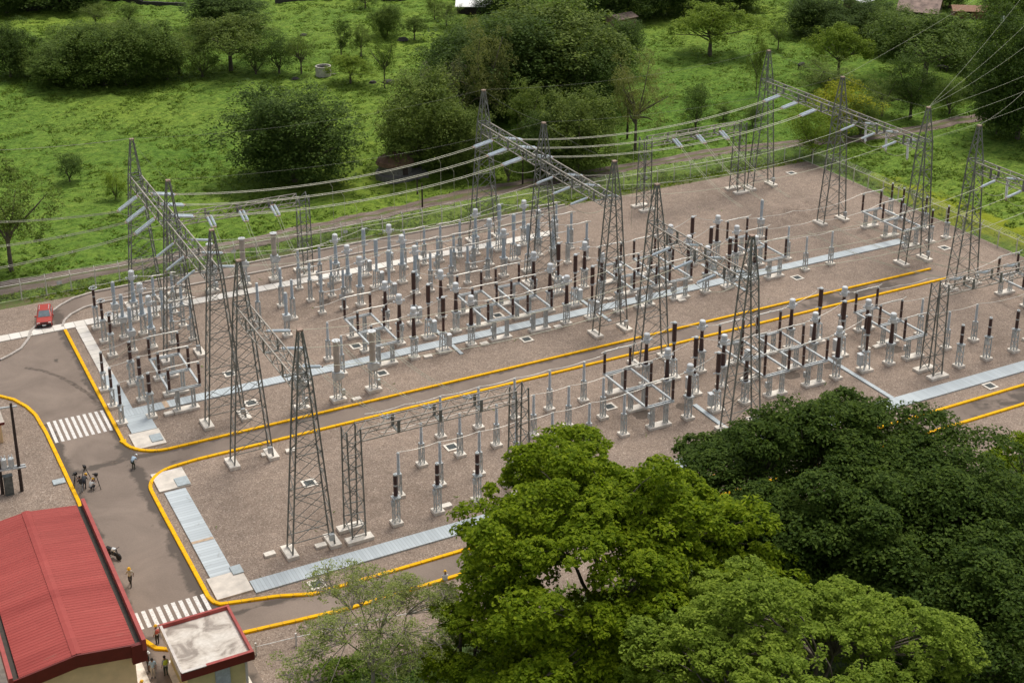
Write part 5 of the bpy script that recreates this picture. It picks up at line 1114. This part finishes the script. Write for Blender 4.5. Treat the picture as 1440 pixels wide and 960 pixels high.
person('worker in white shirt and yellow helmet sitting on the kerb by the big tree', (at(628, 822).x, at(628, 822).y+0.15, 0.0), -0.2, pose('sit'), 'cloth_white', 'cloth_grey', 'helmet_yellow')
person('yellow-helmeted person at the very bottom edge near the beige wall', gp(203, 985), 0.5, pose('stand'), 'cloth_dark', 'cloth_dark', 'helmet_yellow')
def tripod(label, px, py, rz):
    t = thing('survey_tripod', label, 'tripod', gp(px, py), rz); 
    for k in range(3): a = 2*math.pi*k/3; mb = MB(); mb.tube((0.5*math.cos(a), 0.5*math.sin(a), 0), (0.04*math.cos(a), 0.04*math.sin(a), 1.3), 0.035, n=5); mb.build('leg', 'tyre', t)
    mb = MB(); mb.box((0, 0, 1.42), (0.2, 0.3, 0.24)); mb.tube((0, 0.1, 1.44), (0, 0.32, 1.46), 0.06); mb.build('camera', 'cloth_black', t)
tripod('black tripod with camera behind the yellow-helmeted worker', 121, 675, 0.3); tripod('black tripod with camera in front of the crouching worker', 137, 686, 1.0); tripod('black tripod with camera against the curved kerb', 108, 685, 2.0)
# ------------------------------------------------------------------ trees
def leaf_mat(name, dark, light, trans=0.35):
    m, t, b = nodes(name); g = N(t, 'ShaderNodeNewGeometry'); rnd = g.outputs['Random Per Island']
    c = ramp(t, rnd, [(0.0, dark), (0.55, tuple((a+b_)/2 for a, b_ in zip(dark, light))), (1.0, light)])
    big = noise(t, 0.35, 3, 0.5, pos(t)); c = mixc(t, 1.0, c, ramp(t, big, [(0.3, (0.82, 0.86, 0.85)), (0.7, (1.14, 1.1, 1.05))]), 'MULTIPLY')
    t.links.new(c, b.inputs['Base Color']); b.inputs['Roughness'].default_value = 0.55; b.inputs['Specular IOR Level'].default_value = 0.08
    tl = N(t, 'ShaderNodeBsdfTranslucent'); t.links.new(mixc(t, 1.0, c, (1.0, 1.05, 0.5), 'MULTIPLY'), tl.inputs[0]); mx = N(t, 'ShaderNodeMixShader'); mx.inputs[0].default_value = trans
    t.links.new(b.outputs[0], mx.inputs[1]); t.links.new(tl.outputs[0], mx.inputs[2]); t.links.new(mx.outputs[0], t.nodes['Material Output'].inputs[0]); return m
leaf_mat('leaf_dark', (0.050, 0.090, 0.021), (0.150, 0.220, 0.052), 0.42); leaf_mat('leaf_mid', (0.075, 0.128, 0.027), (0.205, 0.280, 0.060), 0.42); leaf_mat('leaf_olive', (0.092, 0.140, 0.030), (0.245, 0.310, 0.074), 0.42); leaf_mat('leaf_pale', (0.165, 0.19, 0.055), (0.34, 0.35, 0.13), 0.4); leaf_mat('leaf_bright', (0.125, 0.20, 0.022), (0.31, 0.40, 0.055), 0.42); leaf_mat('leaf_yellow', (0.20, 0.25, 0.014), (0.46, 0.44, 0.025)); leaf_mat('leaf_grey', (0.13, 0.14, 0.08), (0.28, 0.28, 0.19))
leaf_mat('leaf_tuft', (0.10, 0.175, 0.022), (0.215, 0.290, 0.05), 0.3); leaf_mat('leaf_wisp', (0.19, 0.24, 0.06), (0.42, 0.47, 0.17), 0.45); leaf_mat('leaf_lime', (0.110, 0.180, 0.007), (0.325, 0.410, 0.022), 0.5); leaf_mat('leaf_deep', (0.034, 0.068, 0.010), (0.118, 0.178, 0.028), 0.4); leaf_mat('leaf_fern', (0.14, 0.21, 0.022), (0.34, 0.44, 0.06), 0.45)
def dirs(n, r): v = r.normal(size=(n, 3)); return v/np.linalg.norm(v, axis=1, keepdims=True)
def leaves(C, Rr, n_each, size, r, up=0.35, flat=1.0, shell=0.55):
    """leaf-shaped quads spread over clumps with centres C (k,3) and radii Rr (k,)"""
    k = len(C); n = n_each*k; idx = np.repeat(np.arange(k), n_each); d = dirs(n, r); d[:, 2] = np.where(d[:, 2] < -0.45, -d[:, 2], d[:, 2])
    rad = Rr[idx]*(shell+(1.05-shell)*r.random(n)**0.6); P = C[idx]+d*rad[:, None]*np.array([1, 1, flat])
    nm = d*0.8+r.normal(size=(n, 3))*0.55+np.array([0, 0, up]); nm /= np.linalg.norm(nm, axis=1, keepdims=True)
    a = np.cross(nm, r.normal(size=(n, 3))); a /= np.linalg.norm(a, axis=1, keepdims=True)+1e-9; b = np.cross(nm, a); s = size*(0.6+0.8*r.random(n))[:, None]
    V = np.stack([P-a*s, P+b*s*0.55+nm*s*0.12, P+a*s, P-b*s*0.55+nm*s*0.12], 1).reshape(-1, 3); F = np.arange(n*4).reshape(-1, 4); return V, F
def branch(mb, p, q, r0, r1, rr, n=5, bow=0.12):
    p, q = Vector(p), Vector(q); L = (q-p).length; o = Vector((rr.uniform(-1, 1), rr.uniform(-1, 1), rr.uniform(0, 0.6)))*L*bow; pts = [p.lerp(q, i/n)+o*math.sin(math.pi*i/n)*(0.7+0.6*rr.random()) for i in range(n+1)]; pts[-1] = q; pts[0] = p
    for i in range(n): mb.tube(pts[i], pts[i+1], r0+(r1-r0)*i/n, r0+(r1-r0)*(i+1)/n, 6, cap=False)
def unit_tree(kind, seed):
    """a tree of height 1 and crown width about 1 (scaled on use): trunk with limbs and a clumpy crown"""
    r = np.random.default_rng(seed); rr = random.Random(seed)
    if kind == 'round': C = dirs(110, r)*np.array([0.38, 0.38, 0.42])*(0.35+0.65*r.random((110, 1))**0.5)+[0, 0, 0.47]; Rd = 0.10+0.09*r.random(110); trunk = 0.16
    elif kind == 'umbrella': C = dirs(60, r)*np.array([0.44, 0.44, 0.28])*(0.3+0.72*r.random((60, 1))**0.5); C[:, 2] = np.abs(C[:, 2])*0.95-0.9*(C[:, 0]**2+C[:, 1]**2)+0.60; Rd = 0.07+0.08*r.random(60); trunk = 0.38
    elif kind == 'tall': C = dirs(36, r)*np.array([0.36, 0.36, 0.38])*(0.3+0.72*r.random((36, 1))**0.5)+[0, 0, 0.57]; Rd = 0.08+0.10*r.random(36); trunk = 0.3
    elif kind == 'sparse': C = dirs(40, r)*np.array([0.42, 0.42, 0.36])*(0.4+0.62*r.random((40, 1)))+[0, 0, 0.6]; Rd = 0.08+0.08*r.random(40); trunk = 0.4
    elif kind == 'bush': C = dirs(30, r)*np.array([0.38, 0.38, 0.36])*(0.4+0.62*r.random((30, 1)))+[0, 0, 0.47]; Rd = 0.13+0.09*r.random(30); trunk = 0.12
    # lopsided outline
    th = np.arctan2(C[:, 1], C[:, 0]); lob = (1+0.24*np.sin(th*rr.choice((2, 3))+rr.random()*6)+0.12*np.sin(th*5+rr.random()*6))[:, None]; C[:, :2] *= lob; C[:, 2] += 0.07*np.sin(th*3+rr.random()*6)*(np.hypot(C[:, 0], C[:, 1])/0.38)
    # finer tufts on each clump
    m = 9; T = np.repeat(C, m, 0)+dirs(len(C)*m, r)*np.repeat(Rd, m)[:, None]*0.85; TR = np.repeat(Rd, m)*(0.32+0.32*r.random(len(C)*m))
    per = {'sparse': 40, 'tall': 34, 'bush': 40}.get(kind, 36); V, F = leaves(T, TR, per, 0.0112 if kind != 'sparse' else 0.0085, r, 1.1, 1.0, 0.45)
    crown = np_mesh('crown', V, F, 'leaf_mid'); mb = MB(); mb.tube((0, 0, -0.02), (0, 0, trunk), 0.026, 0.018, 7, False)
    for i in r.permutation(len(C))[:16 if kind in ('sparse', 'umbrella') else 7]: branch(mb, (0, 0, trunk*rr.uniform(0.65, 1)), C[i], 0.013, 0.004, rr)
    tr = mb.build('trunk', 'bark', None, True); return crown, tr
LIB = {}
def far_tree(kind, leaf, px, py, top, wpx, label, bark='bark', group='trees in the pasture', name='tree', var=None):
    b = at(px, py); h = rise(b, top); wd = wpx*mpp(b)*1.1; v = var if var is not None else int(px*7+py) % 3; key = (kind, v)
    if key not in LIB: LIB[key] = unit_tree(kind, 100+len(LIB)*17+v); first = True
    else: first = False
    c0, t0 = LIB[key]
    c, tr = (c0, t0) if first else (c0.copy(), t0.copy())
    if not first: COL.objects.link(c); COL.objects.link(tr)
    t = thing(name, label, 'tree' if name == 'tree' else 'shrub', (b.x, b.y, -0.05), (px*1.7) % 6.28, group); t.scale = (wd, wd, h/0.93)
    for o, mm in ((c, leaf), (tr, bark)):
        o.parent = t; o.material_slots[0].link = 'OBJECT'; o.material_slots[0].material = MATS['leaf_'+mm if o is c else mm]
FT = [('round', 'dark', 414, 254, 126, 178, 'big dark round tree standing alone above the dirt track, left of centre'), ('round', 'olive', 590, 236, 103, 138, 'loose olive tree just behind the thatched hut'), ('round', 'dark', 700, 165, 22, 190, 'huge dense dark tree behind the pale slender tree'), ('round', 'olive', 775, 150, 2, 200, 'huge olive-topped tree at the centre of the far wood'), ('round', 'dark', 842, 145, 40, 90, 'dark drooping tree at the right end of the central wood'), ('round', 'dark', 640, 140, 70, 95, 'dark tree at the left end of the central wood'),
 ('sparse', 'pale', 681, 190, 44, 90, 'pale slender tree rising behind the middle gantry peak'), ('sparse', 'grey', 628, 200, 92, 60, 'greyish pale tree beside the loose olive tree'), ('tall', 'olive', 735, 218, 118, 80, 'yellowish green tree behind the middle gantry beam'), ('round', 'olive', 812, 243, 132, 120, 'olive tree right of the middle gantry, by the black pole'), ('round', 'dark', 775, 240, 160, 100, 'dark low tree behind the second middle tower peak'), ('sparse', 'pale', 893, 212, 84, 85, 'bare pale tree beside the black utility pole'),
 ('bush', 'dark', 978, 182, 116, 52, 'small round dark tree in the open pasture'), ('bush', 'mid', 1017, 168, 146, 26, 'small green shrub tree beside the round dark tree'), ('bush', 'mid', 1058, 178, 143, 40, 'green shrub tree beside the back right tower'), ('umbrella', 'bright', 998, 78, 6, 112, 'spreading green tree with a clear shadow on the pasture'), ('sparse', 'mid', 1094, 70, 26, 34, 'small thin-crowned tree right of the spreading tree'), ('tall', 'olive', 1063, 134, 48, 26, 'tall narrow tree left of the far gantry'),
 ('umbrella', 'bright', 1178, 112, 36, 82, 'yellow-green tree with a rounded bright crown'), ('umbrella', 'mid', 1300, 118, 18, 155, 'wide flat-topped tree at upper right'), ('tall', 'dark', 1280, 165, 78, 82, 'dark tree with visible stem in front of the wide flat-topped one'), ('round', 'dark', 1430, 195, 10, 140, 'tall dark tree filling the right edge'), ('round', 'dark', 1400, 190, 98, 74, 'dark tree against the right edge tree'), ('bush', 'yellow', 1178, 190, 116, 100, 'tree covered in yellow flowers behind the far gantry'), ('bush', 'bright', 1142, 222, 140, 88, 'bright green tree on the dirt track below the yellow flowers'),
 ('sparse', 'olive', 1160, 140, 88, 95, 'muted feathery tree right of the far gantry back peak'), ('sparse', 'olive', 1240, 165, 112, 70, 'muted feathery bush left of the dark stemmed tree'), ('round', 'bright', 1385, 92, 38, 60, 'light green bushy tree below the far white can'), ('sparse', 'pale', 1412, 135, 75, 60, 'pale thin tree beside the right edge wood'), ('round', 'dark', 1150, 50, -6, 100, 'dark tree at the top edge hiding a white roof'), ('round', 'dark', 1222, 55, 0, 95, 'dark tree left of the far farmhouse'), ('round', 'dark', 1335, 12, -45, 70, 'dark tree behind the far farmhouse'), ('round', 'mid', 1420, 45, -25, 80, 'mid green tree in the top right corner'),
 ('round', 'dark', 985, 18, -40, 100, 'dark tree cut by the top edge above the spreading tree'), ('round', 'dark', 1040, 14, -40, 70, 'dark tree cut by the top edge, right of its neighbour'), ('round', 'dark', 865, 28, -50, 120, 'dark tree behind the ruined brick shed'), ('round', 'dark', 930, 22, -45, 80, 'dark tree right of the ruined brick shed'), ('round', 'dark', 710, 24, -40, 90, 'dark tree beside the tin-roofed house'), ('tall', 'olive', 628, 38, 5, 50, 'olive tree left of the tin-roofed house'),
 ('round', 'dark', 15, 108, 36, 80, 'dark tree at the left edge of the far clump'), ('round', 'mid', 84, 118, 62, 96, 'dull green tree second from the left in the far clump'), ('round', 'mid', 148, 120, 38, 125, 'largest mid green tree of the far left clump'), ('round', 'mid', 205, 112, 34, 110, 'mid green tree right of the largest in the far clump'), ('sparse', 'olive', 252, 104, 48, 66, 'thin tree with bare twigs in the far clump'), ('umbrella', 'olive', 325, 100, 22, 118, 'umbrella tree with pale top and visible stems'), ('round', 'dark', 325, 46, -12, 128, 'dark tree behind the pale umbrella tree'), ('bush', 'dark', 393, 104, 42, 66, 'compact dark tree with short trunk right of the umbrella'), ('sparse', 'olive', 424, 106, 50, 46, 'slender twin-stemmed tree near the round tank'), ('bush', 'mid', 180, 32, 4, 42, 'small bush tree at the top left by the field wall'),
 ('tall', 'dark', 480, 80, 27, 36, 'small dark upright tree above the domed bright one'), ('tall', 'olive', 508, 80, 36, 40, 'small olive upright tree right of the dark upright one'), ('sparse', 'mid', 541, 125, 42, 38, 'tall thin sapling over dark boulders'), ('round', 'mid', 545, 52, 8, 48, 'airy mid green tree at the top of the slope'), ('umbrella', 'mid', 583, 56, 24, 38, 'small flat-crowned sapling on the slope'), ('umbrella', 'bright', 493, 117, 78, 62, 'domed bright green tree beside the round tank'), ('tall', 'mid', 514, 12, -14, 36, 'small tree cut by the top edge, centre left'), ('tall', 'olive', 611, 28, -6, 30, 'thin tree beside the tin-roofed house, lower left'),
 ('round', 'dark', 80, 12, -50, 150, 'dark tree cut by the top left corner, right one'), ('round', 'dark', 10, 18, -45, 90, 'dark tree cut by the top left corner, left one'), ('sparse', 'olive', 135, 38, 6, 50, 'bare reddish twiggy tree above the far clump'), ('tall', 'olive', 16, 380, 228, 124, 'thin yellowish tree on a dark stem at the left edge'), ('bush', 'dark', 98, 255, 213, 48, 'dark round shrub in the left pasture'), ('bush', 'bright', 163, 281, 241, 40, 'yellow-green round shrub left of the first tower peak')]
FT += [('round', 'mid', 660, 120, 30, 110, 'mid green tree in front of the dark wood, left part'), ('round', 'olive', 735, 130, 25, 130, 'olive crown in the middle of the central wood'), ('round', 'dark', 800, 168, 60, 130, 'dark low crown at the foot of the central wood'), ('round', 'dark', 870, 105, 30, 80, 'dark crown at the right shoulder of the central wood'), ('round', 'olive', 655, 243, 150, 90, 'olive bush tree between hut and middle gantry'), ('bush', 'mid', 715, 255, 190, 70, 'low green bush tree behind the middle back tower'),
 ('bush', 'mid', 50, 112, 70, 70, 'low green bush filling the far left clump'), ('bush', 'dark', 118, 122, 82, 70, 'dark low bush under the largest far clump tree'), ('bush', 'dark', 178, 122, 78, 80, 'dark low bush in the middle of the far clump'), ('bush', 'dark', 235, 112, 66, 70, 'dark low bush left of the bare twigged tree'), ('bush', 'mid', 285, 108, 60, 66, 'green low bush left of the umbrella tree'), ('bush', 'dark', 360, 106, 58, 60, 'dark low bush between umbrella and compact tree'), ('round', 'mid', 110, 100, 38, 100, 'dull green tree behind the far left clump'), ('round', 'olive', 175, 95, 30, 110, 'olive green tree behind the largest far clump tree'),
 ('round', 'mid', 1255, 75, 14, 90, 'mid green tree left of the wide flat-topped tree'), ('round', 'mid', 1340, 92, 44, 80, 'mid green tree right of the wide flat-topped tree'), ('bush', 'mid', 1370, 130, 80, 70, 'green bush tree below the light bushy one'), ('round', 'dark', 1190, 62, 18, 80, 'dark tree behind the bright rounded crown'), ('bush', 'olive', 1210, 190, 128, 70, 'muted olive bush right of the yellow flowers'), ('bush', 'dark', 1445, 160, 60, 100, 'dark undergrowth tree cut by the right edge'), ('bush', 'mid', 1335, 160, 110, 56, 'green shrub tree in the clearing near the standing cow')]
for q in FT:
    big = q[0] == 'bush' and q[5] < 56
    far_tree(*q, name='shrub' if big else 'tree', group='shrubs in the pasture' if big else 'trees in the pasture')
# ------------------------------------------------------------------ the large trees close to the camera
def near_tree(label, leaf, c, R3, n_big, rb, tufts, per, leaf_s, seed, bark='bark', gaps=0.0, tr=0.42, thin=False, flat=0.8, sub=(0.20, 0.42), extra=()):
    r = np.random.default_rng(seed); rr = random.Random(seed); c = Vector(c)
    t = thing('large_tree', label, 'tree', (c.x, c.y, 0), 0, 'large trees close by'); R3 = np.array(R3)
    d = dirs(n_big*3, r); d = d[d[:, 2] > -0.35][:n_big]; k = len(d)
    lob = 1+0.16*np.sin(3*np.arctan2(d[:, 1], d[:, 0])+seed)+0.10*np.sin(7*np.arctan2(d[:, 1], d[:, 0])+2*seed)
    C = d*R3*(0.52+0.48*r.random((k, 1))**0.45)*lob[:, None]; Rb = rb*(0.65+0.7*r.random(k))
    if gaps: keep = value_noise(C[:, 0]+50, C[:, 1]+C[:, 2]+50, R3[0]*0.3, seed) > gaps; C, Rb = C[keep], Rb[keep]
    for off, R3b, nb in extra:
        d = dirs(nb, r); C = np.concatenate([C, np.array(off)+d*np.array(R3b)*(0.5+0.5*r.random((nb, 1))**0.45)]); Rb = np.concatenate([Rb, rb*(0.65+0.7*r.random(nb))])
    k = len(C); dd = dirs(k*tufts, r); dd[:, 2] = np.abs(dd[:, 2])*0.9-0.22
    T = np.repeat(C, tufts, 0)+dd*np.repeat(Rb, tufts)[:, None]*np.array([1, 1, flat]); TR = np.repeat(Rb, tufts)*(sub[0]+(sub[1]-sub[0])*r.random(k*tufts))
    V, F = leaves(T, TR, per, leaf_s, r, 1.3, 0.7, 0.6); V[:, 2] += c.z; np_mesh('crown', V, F, 'leaf_'+leaf, False, t)
    mb = MB(); mb.tube((0, 0, -0.2), (0, 0, c.z*0.42), tr*1.25, tr*0.8, 10, False); limbs = []
    order = r.permutation(k)
    for i in order[:9]: q = Vector(C[i]*0.5)+Vector((0, 0, c.z)); branch(mb, (0, 0, c.z*0.38), q, tr*0.55, tr*0.24, rr, 6); limbs.append(q)
    for i in order: q = Vector(C[i])+Vector((0, 0, c.z)); p = min(limbs, key=lambda u: (u-q).length); branch(mb, p, q, tr*0.2, 0.03, rr, 5)
    if thin:
        for i in range(0, len(T), 2): q = Vector(T[i])+Vector((0, 0, c.z)); branch(mb, Vector(C[i//tufts])+Vector((0, 0, c.z)), q, 0.03, 0.008, rr, 3)
    mb.build('trunk', bark, t, True); return t
near_tree('large lime-green tree in front of the yellow kerbs', 'lime', at(846, 805, 11.0), (9.5, 10.5, 7.6), 190, 1.6, 26, 36, 0.165, 3, gaps=0.14, extra=(((-2.0, -5.5, -4.0), (9.0, 6.0, 3.6), 80),))
near_tree('large deep green tree behind the lime one, by the front trench', 'deep', at(1150, 718, 10.5), (10.4, 9.4, 7.2), 104, 2.1, 40, 38, 0.15, 14, flat=0.7)
near_tree('large deep green tree at the right edge beside the front lane', 'deep', at(1325, 785, 10.0), (10.0, 9.0, 6.2), 100, 2.1, 40, 38, 0.15, 18, flat=0.7)
near_tree('deep green tree in the lower right corner', 'deep', at(1400, 900, 9.0), (8.5, 8.0, 5.2), 56, 2.2, 44, 38, 0.15, 12, flat=0.7)
near_tree('feathery light green tree at the bottom, right of the lime one', 'fern', at(1118, 972, 12.0), (10.2, 8.6, 5.2), 150, 1.3, 30, 36, 0.12, 21, sub=(0.16, 0.34))
near_tree('light green tree peeping in at the right edge above the dark ones', 'lime', at(1462, 690, 6.0), (4.4, 4.4, 3.8), 46, 1.0, 22, 40, 0.13, 33)
near_tree('thin half-bare tree in front of the white rail fence', 'wisp', at(522, 884, 6.0), (6.8, 5.6, 3.6), 130, 1.0, 20, 12, 0.07, 41, 'bark_pale', 0.22, 0.16, True, 0.6)
near_tree('lime-green low tree beside the rail fence, left of the large one', 'lime', at(652, 915, 4.5), (2.8, 2.8, 3.0), 30, 0.9, 22, 34, 0.12, 52)
# low grass and weeds under the thin tree
def tufts(name, label, n, region, mat, h0, h1, seed, thin=0.45, blades=4, cell=3.0, zf=-0.05):
    """scattered grass: each tuft a few leaning blades"""
    r = np.random.default_rng(seed); P = np.stack([region[0]+(region[1]-region[0])*r.random(n), region[2]+(region[3]-region[2])*r.random(n), np.full(n, zf)], -1)
    keep = value_noise(P[:, 0], P[:, 1], cell, seed)*0.6+value_noise(P[:, 0], P[:, 1], cell*4, seed+1)*0.4+0.3*(r.random(n)-0.5) > thin
    up = np.interp(P[:, 0], [q[0] for q in TRACK_UP], [q[1] for q in TRACK_UP]); lo = np.interp(P[:, 0], [q[0] for q in TRACK_LO], [q[1] for q in TRACK_LO]); keep &= ~((P[:, 1] < up+0.2) & (P[:, 1] > lo-0.2))
    P = np.repeat(P[keep], blades, 0); n = len(P); P = P+np.concatenate([r.normal(size=(n, 2))*(0.16 if zf < 0 else 0.07), np.zeros((n, 1))], 1); a = r.random(n)*6.28; h = h0+(h1-h0)*r.random(n)**1.5; w_ = (0.10+0.12*r.random(n))*(0.6+h)*(1 if zf < 0 else 0.5)
    dx = np.stack([np.cos(a), np.sin(a), 0*a], -1)*w_[:, None]; ln = np.stack([r.normal(size=n)*0.25, r.normal(size=n)*0.25, h], -1)
    V = np.stack([P-dx, P+dx, P+dx*0.55+ln, P-dx*0.55+ln], 1).reshape(-1, 3); o = np_mesh(name, V, np.arange(n*4).reshape(-1, 4), mat); tag(o, label, 'grass', kind='stuff')
tufts('grass', 'rough pale green grass under the thin bare tree', 16000, (20, 90, 70, 85.6), 'leaf_tuft', 0.08, 0.3, 99)
tufts('pasture_grass', 'tussocks of green grass across the far pasture', 110000, (12, 235, 166, 330), 'leaf_tuft', 0.05, 0.26, 61, 0.36)
tufts('side_grass', 'tussocks of green grass beyond the side fence', 16000, (138, 200, 100, 166), 'leaf_tuft', 0.05, 0.26, 71, 0.36)
tufts('verge_weeds', 'weeds along the back fence and track edge', 5000, (-5, 137, 163.9, 168), 'leaf_bright', 0.08, 0.3, 81, 0.5)
tufts('gravel_weeds', 'small green weeds sprouting in the yard gravel', 500, (26, 134, 96, 163), 'leaf_mid', 0.03, 0.08, 91, 0.68, 2, 2.0, 0.0)
tufts('yard_grass', 'rough grass on the ground below the big trees', 26000, (44, 180, 30, 83), 'leaf_tuft', 0.08, 0.35, 93, 0.4)
